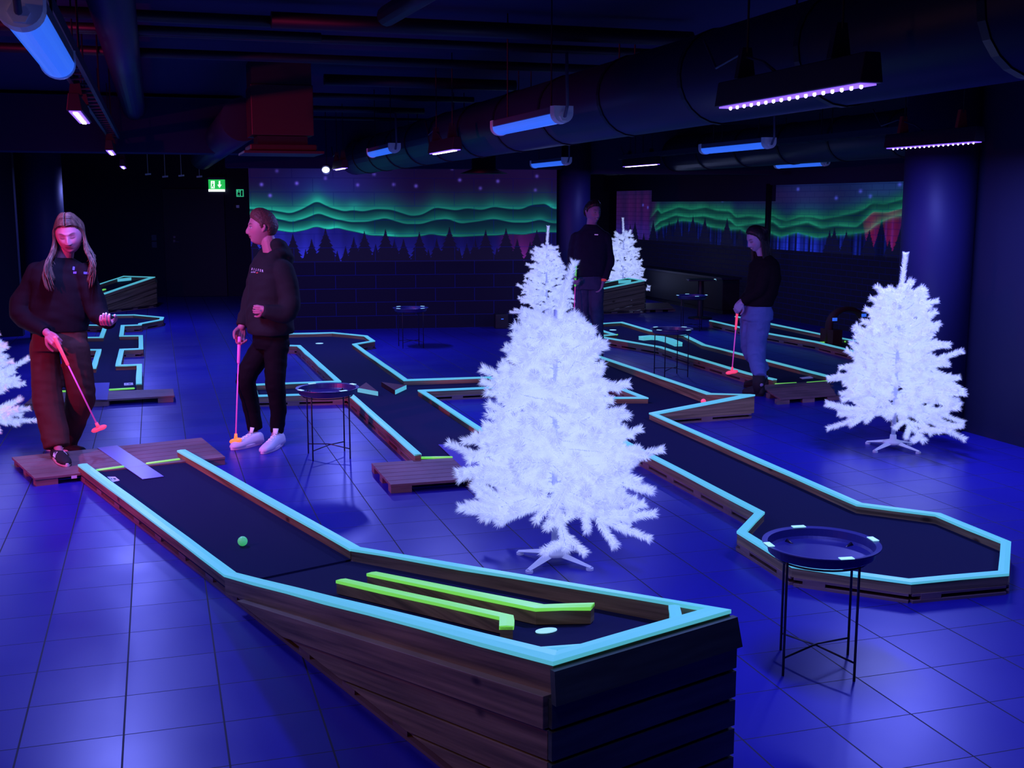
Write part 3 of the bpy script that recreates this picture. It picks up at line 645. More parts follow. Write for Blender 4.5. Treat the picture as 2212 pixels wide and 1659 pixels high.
def ramp_box(parent, L0, R0, L1, R1, z0, z1, w=.05, nplank=6, inset=.065, tape='cyan', ph=.098):
    """raised end of a lane: sloping rails, sloping deck, planked sides and end"""
    L0, R0, L1, R1 = V2(L0), V2(R0), V2(L1), V2(R1)
    acr = (R1 - L1).normalized(); al = (L1 - L0).normalized(); h = w / 2; sw_ = 'slope_wood_%d' % len(M); M[sw_] = slope_wood('sloping_board_wood', (al.x, al.y), (z1 - z0) / (L1 - L0).length)
    c = lambda p, s, z, e=0: Vector((p.x, p.y, z)) + acr * (s * h) - al * e
    rails(parent, [c(L0, 1, z0), c(L1, 1, z1, h), c(R1, -1, z1, h), c(R0, -1, z0)], w, bh=.098, tape=tape, wood=sw_)
    MB().add([Vector((L0.x, L0.y, z0 - inset)), Vector((R0.x, R0.y, z0 - inset)), Vector((R1.x, R1.y, z1 - inset)), Vector((L1.x, L1.y, z1 - inset))] + [Vector((L0.x, L0.y, z0 - inset - .015)), Vector((R0.x, R0.y, z0 - inset - .015)), Vector((R1.x, R1.y, z1 - inset - .015)), Vector((L1.x, L1.y, z1 - inset - .015))], [(0, 1, 2, 3), (7, 6, 5, 4), (0, 4, 5, 1), (1, 5, 6, 2), (2, 6, 7, 3), (3, 7, 4, 0)]).build('ramp_deck', M['deck'], parent)
    for nm, A, B, out in (('side_panel', L0, L1, -acr), ('side_panel', R0, R1, acr)):
        mb = MB(); dz = z1 - z0
        for k in range(nplank):
            d0 = .10 + k * ph + (.004 if k else -.004); d1 = .10 + (k + 1) * ph - .003; zb = .055
            t0 = max(0, (zb + d0 - z0) / dz); t1 = (zb + d1 - z0) / dz
            if t0 >= .98: continue
            off = Vector((0, 0, 0))
            p = lambda t, z: Vector((*lerp(A, B, t).xy, z)) + off
            poly = [p(t0, zb), p(1, z1 - d0), p(1, max(zb, z1 - d1))] + ([p(t1, zb)] if t1 < 1 else [])
            mb.prism(poly, out * .02 if k else out * .036)
        mb.build(nm, M[sw_], parent, bevel=.0015)
    mb = MB(); z = z1 - .105; k = 0
    while z > .09:
        zb = max(.055, z - ph + .010); e = .0
        mb.prism([Vector((*(L1 - acr * .018).xy, z)), Vector((*(R1 + acr * .018).xy, z)), Vector((*(R1 + acr * .018).xy, zb)), Vector((*(L1 - acr * .018).xy, zb))], al * (.02))
        z -= ph; k += 1
    mb.build('end_panel', M['wood_shaded'], parent, bevel=.0015)
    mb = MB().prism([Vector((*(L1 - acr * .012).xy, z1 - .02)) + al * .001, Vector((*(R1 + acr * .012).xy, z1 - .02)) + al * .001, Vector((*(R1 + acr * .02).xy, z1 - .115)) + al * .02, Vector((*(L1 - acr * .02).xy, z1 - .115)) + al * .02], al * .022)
    mb.build('end_board', M['wood_shaded'], parent)
    cen = MB()
    for A in (L1, R1): cen.box(Vector((A.x, A.y, z1 / 2)) - al * .06 + (acr if A == L1 else -acr) * .05, (.03, .03, z1 / 2 - .08), acr, al)
    cen.build('corner_post', M['wood'], parent)
# ---- lane A, nearest, rising to the big box
o = empty('golf_lane', at(700, 1240, 0), 'nearest mini golf lane rising into a big planked wooden box with two green walls', 'mini golf lane', 'mini golf lanes')
L0 = at(169, 1003.5, .105); L1 = at(485, 1241, .105); LD = V2(L1 - L0).normalized(); Lb = Vector((-1.412, 5.342, 0))
Lc = on_plane(1195, 1436, (Lb.x, Lb.y), math.atan2(-.829, .559)); R0 = at(399, 971, .105); R1 = at(777, 1182, .105); Rc = at(1577, 1317, .60)
ZT = .60; w = .055
rA = V2(R1 - L1).normalized()
rails(o, [L0 + rA * (w / 2), L1 + rA * (w / 2) + (L1 - L0) * .001], w); rails(o, [R0 - rA * (w / 2), R1 - rA * (w / 2)], w)
deck(o, [L0, L1, R1, R0], .05); base_frame(o, [L0 + rA * .03, L1 + rA * .03, V2(Lc) + rA * .03]); base_frame(o, [R0 - rA * .03, R1 - rA * .03, V2(Rc) - rA * .03])
ramp_box(o, L1, R1, Lc, Rc, .105, ZT, .052)
S1, S2 = Vector((L1.x, L1.y, .04)), Vector((Lc.x, Lc.y, ZT - .065)); S3 = Vector((R1.x, R1.y, .04))
RN = (S2 - S1).cross(S3 - S1).normalized(); RN = RN if RN.z > 0 else -RN
def ramp(u, v, off): return ray_plane(u, v, S1 + RN * off, RN)
def obstacle(pts, off=.062, wd=.042): rails(o, [ramp(*p, off) for p in pts], wd, bh=.060, tape='green', name='green_wall', wood='wood')
obstacle([(736, 1252), (1094, 1331), (1094, 1353)]); obstacle([(802, 1237), (1166, 1310), (1280, 1307)])
d_ = disc(o, ramp(1180, 1363, .003), .037, N=RN)
rails(o, [at(1456, 1308, .585), at(1462, 1343, .585)], .03, bh=.055, name='corner_brace', full=True)
rails(o, [at(1150, 1404, .575), at(1297, 1393, .575)], .03, bh=.055, name='corner_brace', full=True)
start_bar(o, 207, 1016.5, 268, 1008); start_bar(o, 315, 1002, 389, 992)
card(o, [at(231.6, 1030.6, .052), at(249, 1030.6, .052), at(258.7, 1038.5, .052), at(244, 1042, .052)])
pallet('wooden start platform under the foot of the woman with long hair', [at(75, 1033, .06), at(487, 987, .06), at(435, 945, .06), at(25, 987, .06)], 6)
mt = MB().prism([at(210, 968, .062), at(253, 963, .062), at(354, 1030, .053), at(308, 1036, .053)], (0, 0, .004)).build('start_mat', M['mat']); tag(mt, 'shiny violet start mat lying across the nearest start platform', 'mat', 'violet start mats')
b_ = MB().sphere(at(524, 1169, .078), .0265, 24).build('golf_ball', M['gball'], smooth=True); tag(b_, 'green glowing golf ball on the nearest lane', 'golf ball')
e0_ = at(75, 1033, .06); e1_ = at(487, 987, .06); ea_ = math.atan2(e1_.y - e0_.y, e1_.x - e0_.x); nv_ = Vector((math.sin(ea_), -math.cos(ea_), 0))
lq = [on_plane(u, v, (e0_.x, e0_.y), ea_) for u, v in ((154, 1034), (166, 1032.5), (166, 1026.5), (154, 1028))]
lb = MB().prism([q + nv_ * .001 for q in lq], nv_ * .003).build('sticker', M['card']); tag(lb, 'small white sticker on the edge of the nearest start platform', 'sticker')
# ---- lane B, T-shaped in the middle
o = empty('golf_lane', at(800, 900, 0), 'cross-shaped mini golf lane with two side arms behind the round table', 'mini golf lane', 'mini golf lanes')
bl = PX([(903, 981), (754, 849), (552, 854), (547, 830), (731, 823), (645, 746), (560, 744)]); br_ = PX([(566, 722), (632, 720), (718, 718), (790, 725), (806, 736), (765, 743), (876, 820), (1058, 814), (1098, 834.5), (909, 843), (1055, 938), (1119, 982)])
rails(o, bl, .045); rails(o, br_, .045); deck(o, bl + br_, .05); base_frame(o, bl); base_frame(o, br_)
rails(o, [bl[-1], br_[0]], .045)
start_bar(o, 906, 989, 978, 988); start_bar(o, 1016, 986, 1067, 984)
disc(o, at(690, 742, .053), .05)
for top, face in (([(773, 838), (791, 826), (817, 846)], (0, 2)), ([(823.5, 825), (877, 832), (853, 843)], (1, 2))):
    P = [at(u, v, .095) for u, v in top]; wdg = MB().prism([Vector((p.x, p.y, .052)) for p in P], (0, 0, .043)).build('wedge_block', M['red'], o)
    a, b = P[face[0]], P[face[1]]; n = V2(b - a).normalized(); n = Vector((n.y, -n.x, 0)); n = n if n.y < 0 else -n
    t = MB().prism([Vector((a.x, a.y, .054)) + n * .002, Vector((b.x, b.y, .054)) + n * .002, Vector((b.x, b.y, .096)) + n * .002, Vector((a.x, a.y, .096)) + n * .002], n * .003).build('glow_face', M['cyan']); t.parent = wdg
a, b = at(844, 1047, .06), at(802, 1000, .06); l_ = (b - a).length; e_ = E2 * 1.2
pallet('wooden start platform left of the nearest white tree', [a, a + e_, b + e_, b], 6)
mt = MB().prism([at(947, 961, .054), at(988, 961, .054), at(1040, 1005, .062), at(1010, 1021, .062)], (0, 0, .004)).build('start_mat', M['mat']); tag(mt, 'violet start mat half hidden by the nearest white tree', 'mat', 'violet start mats')
# ---- lane C, large on the right
o = empty('golf_lane', at(1700, 1100, 0), 'large right-hand mini golf lane with a jog and an eight-sided end behind the round table', 'mini golf lane', 'mini golf lanes')
cr = PX([(1243, 895), (1344, 951), (1642, 1106), (1602, 1148), (1718, 1219.5), (1966, 1254), (2168, 1236), (2173, 1170), (2026, 1110), (1856, 1088), (1410, 892.5), (1621, 852, .21), (1531, 849.5, .15), (1300, 771.5), (1262, 758)])
cl = PX([(1211, 760), (1300, 823), (1393, 858.3), (1325, 858.3), (1195, 858.3)])
rails(o, cr, .045); rails(o, cl, .04)
rails(o, [cl[-1], cr[0]], .04)
deck(o, cr + cl, .05)
base_frame(o, cr); base_frame(o, cl)
rails(o, [at(1549, 858, .13), at(1577, 856, .13)], .03, bh=.06, name='corner_brace', full=True)
b_ = MB().sphere(at(1519.5, 867, .105), .024, 20).build('golf_ball', M['pball'], smooth=True); tag(b_, 'pink golf ball near the pointed corner of the right-hand lane', 'golf ball')
# ---- lane D, back right, with wavy rails
o = empty('golf_lane', at(1500, 780, 0), 'long bent mini golf lane at the boots of the woman in pale jeans', 'mini golf lane', 'mini golf lanes')
dn = PX([(1235, 725), (1292, 726), (1425, 748.5), (1490.5, 769), (1615, 805.5), (1674, 819)]); df = PX([(1796, 813.6), (1642, 774), (1604, 765), (1520, 744), (1477, 722.7), (1406, 714), (1342.7, 695.6), (1292, 699), (1240, 701)])
rails(o, dn, .045); rails(o, df, .045); rails(o, [df[-1], dn[0]], .045); deck(o, dn + df, .05); base_frame(o, dn); base_frame(o, df)
rails(o, PX([(1270, 704), (1328, 722), (1270, 726)], .10), .04, bh=.05, name='inner_wall')
start_bar(o, 1314, 727, 1334, 722.7, .07); start_bar(o, 1674, 830, 1721, 827.5, .055); start_bar(o, 1742, 827, 1788, 823.5, .055)
disc(o, at(1324, 713, .053), .05)
wv = [at(1385 + 81 * k / 8, 727 + 13 * (k / 8) ** 1.0 - 7 * math.sin(PI * k / 8), .10) for k in range(9)]
rails(o, [wv[0], wv[2], wv[4], wv[6], wv[8]], .10, bh=.05, name='curved_wall', full=True)
card(o, [at(1727, 816, .052), at(1752, 813, .052), at(1757, 817, .052), at(1733, 819, .052)], dark=False)
pallet('dark wooden start platform under the boots of the woman by the back lanes', [at(1686, 861, .06), at(1806, 852, .06), at(1786, 822, .06), at(1640, 832, .06)], 6)
# ---- lane E, farthest right
o = empty('golf_lane', at(1700, 740, 0), 'farthest right mini golf lane with a dark loop, behind the woman with the pink putter', 'mini golf lane', 'mini golf lanes')
en = PX([(1535, 692), (1644, 716.8), (1762, 737.6), (1860, 762)]); ef = PX([(1900, 746), (1851, 736), (1796, 726), (1650, 695.6), (1590, 683)])
rails(o, en, .045); rails(o, ef, .045); deck(o, en + ef, .05); base_frame(o, en); base_frame(o, ef)
start_bar(o, 1759, 740, 1804, 739, .07); start_bar(o, 1824, 738, 1846, 737, .07)
c0 = at(1826, 742, .05); mb = MB(); pts = [c0 + E2 * (-.26 * math.cos(a)) + UP * (.24 + .22 * math.sin(a)) for a in [PI * k / 14 for k in range(15)]]
mb.tube([Vector((pts[0].x, pts[0].y, .05))] + pts + [Vector((pts[-1].x, pts[-1].y, .05))], .035, 8, flat=2.2, up=E1); mb.build('loop_arch', M['darkred'], o, smooth=True)
MB().box(c0 + E2 * -.22 + UP * .10, (.07, .15, .10)).build('loop_foot', M['darkred'], o)
for k in (2, 11): MB().box(pts[k] + E1 * -.09, (.03, .01, .02)).build('reflector', M['shade'], o)
# ---- lane G, zigzag at the left
o = empty('golf_lane', at(250, 780, 0), 'zigzag mini golf lane on the left behind the woman with long hair', 'mini golf lane', 'mini golf lanes')
gr = PX([(300, 829), (301, 787), (255, 788.5), (263, 754), (304.5, 752.5), (304, 724.5), (262, 725), (265, 702.5), (302, 701), (303, 698.5), (348, 690), (350.5, 685), (289, 679.5), (254, 680), (203, 682), (180, 684)])
gl = PX([(130, 690), (178, 699), (190, 701.5), (228, 702.4), (219, 728), (150, 729), (140, 755), (214, 754.7), (202, 794), (120, 795), (105, 829)])
rails(o, gr, .05); rails(o, gl, .05); rails(o, [gr[-1], gl[0]], .05)
deck(o, gr + gl, .05); base_frame(o, gr); base_frame(o, gl)
start_bar(o, 235, 842, 291, 838.7); start_bar(o, 120, 846, 190, 843)
card(o, [at(268, 828, .052), at(287, 827, .052), at(288, 832, .052), at(268, 833, .052)])
pallet('wooden start platform on the left behind the legs of the woman with long hair', [at(52, 873, .06), at(377, 854.5, .06), at(374, 839.5, .06), at(80, 850, .06)], 5)
mt = MB().prism([at(203, 828, .053), at(237, 827, .053), at(232, 864, .062), at(197, 864, .062)], (0, 0, .004)).build('start_mat', M['mat']); tag(mt, 'violet start mat on the left platform beside the dark trousers', 'mat', 'violet start mats')
# ---- boxes F and H: raised lane ends like the nearest one
def far_box(label, near_u, near_v, topz, far_u, far_v, low_u, low_v, length=2.75):
    """near_*: floor corner; far_*: other end corner at the rail top; low_*: a point of the floor line"""
    o = empty('golf_lane', at(near_u, near_v, 0), label, 'mini golf lane', 'mini golf lanes')
    A = at(near_u, near_v, 0); B = at(far_u, far_v, topz); Dn = V2(at(low_u, low_v, 0) - A).normalized()
    acr = V2(B - A).normalized(); wd_ = V2(B - A).length
    acr = (acr - Dn * acr.dot(Dn)).normalized()
    L1_ = A; R1_ = A + acr * wd_; L0_ = A + Dn * length; R0_ = R1_ + Dn * length
    ramp_box(o, L0_, R0_, L1_, R1_, .105, topz, .05)
    base_frame(o, [L0_ + acr * .03, L1_ + acr * .03]); base_frame(o, [R0_ - acr * .03, R1_ - acr * .03])
    return o, L0_, R0_, L1_, R1_, acr, Dn
oF, *qF = far_box('raised planked lane end at the far left beside the dark corner', 338, 664, .56, 298, 594, 232, 677)
oH, *qH = far_box('raised planked lane end at the back in front of a white tree', 1391.5, 676.6, .57, 1357, 600, 1287, 679.5)
for ob, (L0_, R0_, L1_, R1_, acr, Dn), tz in ((oF, qF, .56), (oH, qH, .57)):
    z_ = lambda s: tz - (tz - .105) * s / 2.75 + .005
    a = L1_ + acr * .27 + Dn * (1.0); b = L1_ + acr * .22 + Dn * 2.0
    rails(ob, [Vector((a.x, a.y, z_(1.0))), Vector((b.x, b.y, z_(2.0)))], .05, bh=.06, tape='green', name='green_wall')
    a = R1_ + Dn * .25; b = R1_ - acr * .25 
    rails(ob, [Vector((a.x, a.y, tz - .05)), Vector((b.x, b.y, tz - .02))], .03, bh=.05, name='corner_brace', full=True)
a, b = at(1110, 786, .06), at(1087, 772, .06)
pallet('dark wooden platform half hidden left of the nearest tree top', [a, a + E2 * .9, b + E2 * .9, b], 5)
a, b = at(1393, 668, .06), at(1384, 655, .06)
pallet('dark wooden platform behind the raised lane end at the back', [a, a + E2 * .55, b + E2 * .55, b], 4)
# ------------------------------------------------------------------ black tray tables
def tray_table(c, rot, label, h=.525, r=.235, lr=.195, marks=(0, 1, 2, 3), mrot=0):
    c = Vector((c.x, c.y, 0)); o = empty('tray_table', c, label, 'table', 'round black tray tables')
    MB().lathe(c, [(.001, h - .045), (r - .035, h - .045), (r - .028, h - .035), (r - .022, h - .004), (r, h), (r + .001, h - .004), (r - .018, h - .008), (r - .024, h - .042), (r - .035, h - .05), (.001, h - .05)], 64).build('tray', M['tray'], o, smooth=False)
    for k in range(4):
        a = rot + k * PI / 2; d = Vector((math.cos(a), math.sin(a), 0)); p = c + d * lr
        MB().tube([p, p + UP * (h - .05), c + d * (lr - .012) + UP * (h - .035), c + d * (lr - .06) + UP * (h - .056)], .0055, 8).build('leg', M['black'], o, smooth=True)
    for k in (0, 1):
        a = rot + k * PI / 2; d = Vector((math.cos(a), math.sin(a), 0))
        MB().tube([c - d * lr + UP * .075, c + UP * (.085 + k * .008), c + d * lr + UP * .075], .0042, 8).build('cross_brace', M['black'], o, smooth=True)
    MB().tube([c + Vector((math.cos(a) * (lr - .012), math.sin(a) * (lr - .012), h - .062)) for a in [2 * PI * k / 32 for k in range(33)]], .004, 6).build('top_ring', M['black'], o, smooth=True)
    for k in marks:
        a = mrot + k * PI / 2; d = Vector((math.cos(a), math.sin(a), 0)); t = Vector((-d.y, d.x, 0))
        MB().box(c + d * (r - .011) + UP * (h + .002), (.028, .013, .0015), t, d).build('reflector_tape', M['marker'], o)
    return o
tc_ = (at(1657, 1400) + at(1715, 1472) + at(1876, 1485) + at(1809, 1396)) / 4
lv = at(1876, 1485) - tc_
tray_table(tc_, math.atan2(lv.y, lv.x), 'nearest round black tray table, at the right front', mrot=math.atan2(lv.y, lv.x) - .42)
tray_table(at(711, 985), R(62), 'round black tray table beside the man in the hoodie', mrot=R(40))
tray_table(at(1449, 812), R(62), 'round black tray table in front of the back right lanes', mrot=R(45))
tray_table(at(888, 749.5), R(62), 'round black tray table in front of the back mural wall', mrot=R(50))
tray_table(at(1493, 713), R(30), 'farthest round black tray table by the right wall', mrot=R(10))
# ------------------------------------------------------------------ small dark things at the walls
p = at(1083, 703) + Vector((0, -.40, 0)); o = empty('speaker', p, 'small dark speaker box on the floor at the foot of the back wall', 'speaker')
MB().box(p + UP * .11, (.10, .09, .11), wd, Vector((-wd.y, wd.x, 0))).build('case', M['speaker'], o, bevel=.01)
MB().box(p + UP * .15 + Vector((.02, -.10, 0)), (.018, .004, .005), wd, Vector((-wd.y, wd.x, 0))).build('lamp', M['shade'], o)
nn = Vector((rd.y, -rd.x, 0)); nn = nn if nn.x < 0 else -nn
a = at(1400, 640) + nn * .1; b = at(1600, 678) + nn * .1
o = empty('low_cabinet', (a + b) / 2, 'long low dark cabinet standing against the right wall', 'cabinet')
dd = V2(b - a).normalized(); Lc_ = (b - a).length
MB().box((a + b) / 2 + UP * .33 + nn * .1, (Lc_ / 2, .16, .26), dd, nn).build('body', M['speaker'], o, bevel=.005)
MB().box((a + b) / 2 + UP * .61 + nn * .1, (Lc_ / 2 + .02, .19, .018), dd, nn).build('top', M['door'], o)
MB().box((a + b) / 2 + UP * .035 + nn * .1, (Lc_ / 2 - .05, .12, .035), dd, nn).build('plinth', M['pipe'], o)
p = at(1512, 688); o = empty('bar_table', p, 'dark column-legged bar table in front of the low cabinet', 'table')
MB().lathe(p, [(.2, 0), (.2, .02), (.05, .04), (.05, .62), (.001, .62)], 20).build('pedestal', M['pipe'], o, smooth=False)
MB().box(p + UP * .64, (.22, .16, .012), Vector((1, 0, 0)), Vector((0, 1, 0))).build('table_top', M['pipe'], o, bevel=.003)
for s in (-1, 1): MB().box(p + UP * .645 + Vector((s * .215, -.1, 0)), (.012, .03, .014), Vector((1, 0, 0)), Vector((0, 1, 0))).build('edge_clip', M['marker'] if s > 0 else M['housing'], o)
# ------------------------------------------------------------------ white artificial trees
def needles(out, pts, rad, dens, rg, w=.0022, lift=.75):
    """tinsel along a polyline: one thin triangle per needle"""
    P = np.array([tuple(p) for p in pts]); seg = np.diff(P, axis=0); L_ = np.linalg.norm(seg, axis=1); cum = np.concatenate([[0], np.cumsum(L_)])
    n = max(8, int(cum[-1] * dens)); t = rg.random(n) * cum[-1]; t[: n // 12] = cum[-1] - rg.random(n // 12) * .012
    i = np.clip(np.searchsorted(cum, t) - 1, 0, len(L_) - 1); f = ((t - cum[i]) / L_[i])[:, None]
    base = P[i] + seg[i] * f; d = seg[i] / L_[i][:, None]
    rv = rg.normal(size=(n, 3)); rv -= (rv * d).sum(1)[:, None] * d; rv /= np.linalg.norm(rv, axis=1)[:, None]
    dirn = rv + d * (lift + .35 * rg.random((n, 1))); dirn /= np.linalg.norm(dirn, axis=1)[:, None]
    ln = rad * (.75 + .4 * rg.random((n, 1))); tip = base + dirn * ln
    sd = np.cross(dirn, rg.normal(size=(n, 3))); sd /= np.linalg.norm(sd, axis=1)[:, None]
    out.append(np.stack([base - sd * w, base + sd * w, tip], 1).reshape(-1, 3))
def tree(base, H, rbot, label, seed, dens=2600, lean=(0, 0), nb=64, rad=.042, w=.0022, tip=.26):
    rg = np.random.default_rng(seed); rr = random.Random(seed); base = Vector((base.x, base.y, 0))
    o = empty('artificial_tree', base, label, 'artificial tree', 'white artificial trees')
    tris = []; z0 = .185 * H; top = base + Vector((lean[0], lean[1], H))
    wood = MB()
    ax = lambda z: base + Vector((lean[0] * max(0, (z / H - .8) / .2), lean[1] * max(0, (z / H - .8) / .2), z))
    needles(tris, [ax(H * (1 - tip)), ax(H * .9), top], rad * .8, dens * 1.1, rg, w)
    needles(tris, [ax(.10 * H), ax(.3 * H), ax(.6 * H), ax(H * .85)], rad * .6, dens * .8, rg, w, .2)
    for i in range(nb):
        f = (i + .5) / nb; zf = z0 / H + (1 - tip * .75 - z0 / H) * f ** 1.05
        z = zf * H; a = i * 2.39996 + rr.uniform(-.3, .3)
        env = rbot * (1 - (zf - .10) / (.97 - .10)) ** .9 * (1.0 if f > .12 else .88 + f)
        rl = env * rr.uniform(.82, 1.08) + .02
        el = R(rr.uniform(2, 26)) if f < .5 else R(rr.uniform(15, 42)); el = -R(rr.uniform(2, 30)) if f < .12 else el
        d = Vector((math.cos(a), math.sin(a), 0)); s = ax(z)
        zup = math.tan(el) * .5
        pts = [s, s + d * (rl * .5) + UP * (rl * .5 * zup), s + d * rl + UP * (rl * zup * 1.3 + rr.uniform(-.02, .03))]
        wood.tube(pts, .0035, 5)
        needles(tris, [lerp(pts[0], pts[1], .25), pts[1], pts[2]], rad, dens, rg, w)
        nsub = 2 + int(rl / .11)
        for k in range(nsub):
            t = .28 + .68 * (k + rr.random() * .6) / nsub; q = lerp(pts[0], pts[1], t * 2) if t < .5 else lerp(pts[1], pts[2], t * 2 - 1)
            sg = 1 if k % 2 else -1; aa = a + sg * R(rr.uniform(22, 52)); ee = R(rr.uniform(-28, 38))
            dd_ = Vector((math.cos(aa) * math.cos(ee), math.sin(aa) * math.cos(ee), math.sin(ee))); ll = min(.20, rl * .5) * rr.uniform(.7, 1.1) + .04
            e_ = q + dd_ * ll + UP * rr.uniform(-.01, .02)
            wood.tube([q, e_], .0025, 4); needles(tris, [lerp(q, e_, .1), lerp(q, e_, .6), e_], rad * rr.uniform(.8, 1), dens, rg, w)
    P = np.concatenate(tris); n = len(P) // 3
    me = bpy.data.meshes.new('foliage'); me.vertices.add(len(P)); me.vertices.foreach_set('co', (P - np.array(tuple(base))).astype(np.float32).ravel())
    me.loops.add(len(P)); me.loops.foreach_set('vertex_index', np.arange(len(P), dtype=np.int32)); me.polygons.add(n); me.polygons.foreach_set('loop_start', np.arange(0, len(P), 3, dtype=np.int32))
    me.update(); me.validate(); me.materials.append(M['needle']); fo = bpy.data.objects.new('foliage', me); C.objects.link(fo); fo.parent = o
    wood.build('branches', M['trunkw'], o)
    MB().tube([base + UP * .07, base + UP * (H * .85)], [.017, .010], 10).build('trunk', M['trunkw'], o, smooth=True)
    MB().lathe(base, [(.001, .115), (.024, .11), (.026, .075), (.07, .062), (.078, .045), (.03, .03), (.001, .03)], 28).build('stand_hub', M['trunkw'], o, smooth=True)
    for k in range(4):
        a = k * PI / 2 + seed * .37; d = Vector((math.cos(a), math.sin(a), 0)); t = Vector((-d.y, d.x, 0)); mb = MB()
        q0 = base + d * .04 + UP * .05; q1 = base + d * .235 + UP * .016
        mb.rings([[q0 + t * .036, q0 + UP * .018, q0 - t * .036, q0 - UP * .02], [q1 + t * .014, q1 + UP * .007, q1 - t * .014, q1 - UP * .006]])
        mb.lathe(base + d * .225, [(.02, 0), (.02, .012), (.001, .013)], 12); mb.build('stand_leg', M['trunkw'], o)
    return o
tree(at(1197, 1214), 1.58, .47, 'largest nearest white artificial tree standing behind the nearest lane', 11, 3300, (.09, 0), 112, .048)
tree(at(1928, 969), 1.50, .46, 'white artificial tree at the right in front of the dark round column', 23, 2900, (0.02, 0), 92, .046)
tree(at(1180, 722), 1.55, .40, 'white artificial tree before the back wall, left of the man in navy', 31, 1500, (.02, 0), 56, .05, .0035)
tree(at(1345, 652), 1.60, .46, 'farthest white artificial tree, behind the raised lane end', 47, 1300, (-.02, 0), 54, .05, .004)
tree(at(-82, 968), 1.36, .47, 'white artificial tree cut off by the left edge of the photo', 59, 2800, (0, 0), 84, .046)
# ------------------------------------------------------------------ people
from mathutils.bvhtree import BVHTree
def sstep(a, b, x): t = np.clip((x - a) / (b - a), 0, 1); return t * t * (3 - 2 * t)
def solid(name, mb, m, parent, voxel, sm=4, vc=None, post=None):
    """overlapping volumes grown together into one continuous surface"""
    o = mb.build(name, m)
    r = o.modifiers.new('r', 'REMESH'); r.mode = 'VOXEL'; r.voxel_size = voxel; r.use_smooth_shade = True
    if sm: s = o.modifiers.new('s', 'SMOOTH'); s.factor = .5; s.iterations = sm
    dg = bpy.context.evaluated_depsgraph_get(); me = bpy.data.meshes.new_from_object(o.evaluated_get(dg)); old = o.data
    o.modifiers.clear(); o.data = me; bpy.data.meshes.remove(old); me.name = name
    if not len(me.materials): me.materials.append(m)
    n = len(me.vertices); co_ = np.empty(n * 3, np.float32); me.vertices.foreach_get('co', co_); co_ = co_.reshape(-1, 3)
    if post: co_ = post(co_, me); me.vertices.foreach_set('co', co_.astype(np.float32).ravel())
    if vc is not None:
        ca = me.color_attributes.new('Col', 'FLOAT_COLOR', 'POINT'); c = vc(co_); ca.data.foreach_set('color', np.concatenate([c, np.ones((n, 1))], 1).astype(np.float32).ravel())
    me.polygons.foreach_set('use_smooth', [True] * len(me.polygons)); me.update()
    o.parent = parent; o.matrix_parent_inverse = Matrix.Translation(-Vector(parent.location)); return o
def limb(mb, pts, rad, n=18, flat=1.0, up=UP):
    pts = [Vector(p) for p in pts]; P, Rr = [], []
    for i in range(len(pts) - 1):
        for k in range(6): t = k / 6; P.append(lerp(pts[i], pts[i + 1], t)); Rr.append(rad[i] + (rad[i + 1] - rad[i]) * t)
    P.append(pts[-1]); Rr.append(rad[-1])
    for _ in range(2):            # soften the bends
        Q = [P[0]] + [(P[i - 1] + P[i] * 2 + P[i + 1]) / 4 for i in range(1, len(P) - 1)] + [P[-1]]; P = Q
    mb.tube(P, Rr, n, flat=flat, up=up); mb.sphere(P[0], Rr[0] * .99, n); mb.sphere(P[-1], Rr[-1] * .99, n)
def cut_limb(mb, pts, rad, n=18):
    P, Rr = [], []
    for i in range(len(pts) - 1):
        for k in range(6): t = k / 6; P.append(lerp(Vector(pts[i]), Vector(pts[i + 1]), t)); Rr.append(rad[i] + (rad[i + 1] - rad[i]) * t)
    P.append(Vector(pts[-1])); Rr.append(rad[-1])
    for _ in range(2): P = [P[0]] + [(P[i - 1] + P[i] * 2 + P[i + 1]) / 4 for i in range(1, len(P) - 1)] + [P[-1]]
    mb.tube(P, Rr, n); mb.sphere(P[0], Rr[0] * .99, n)
def torso(mb, rings_, left, n=28):
    fwd = left.cross(UP); fwd = Vector((fwd.x, fwd.y, 0)).normalized()
    mb.rings([[Vector(c) + left * (a * math.copysign(abs(math.cos(t)) ** .85, math.cos(t))) + fwd * (b * math.copysign(abs(math.sin(t)) ** .85, math.sin(t))) for t in [2 * PI * k / n for k in range(n)]] for c, a, b in rings_])
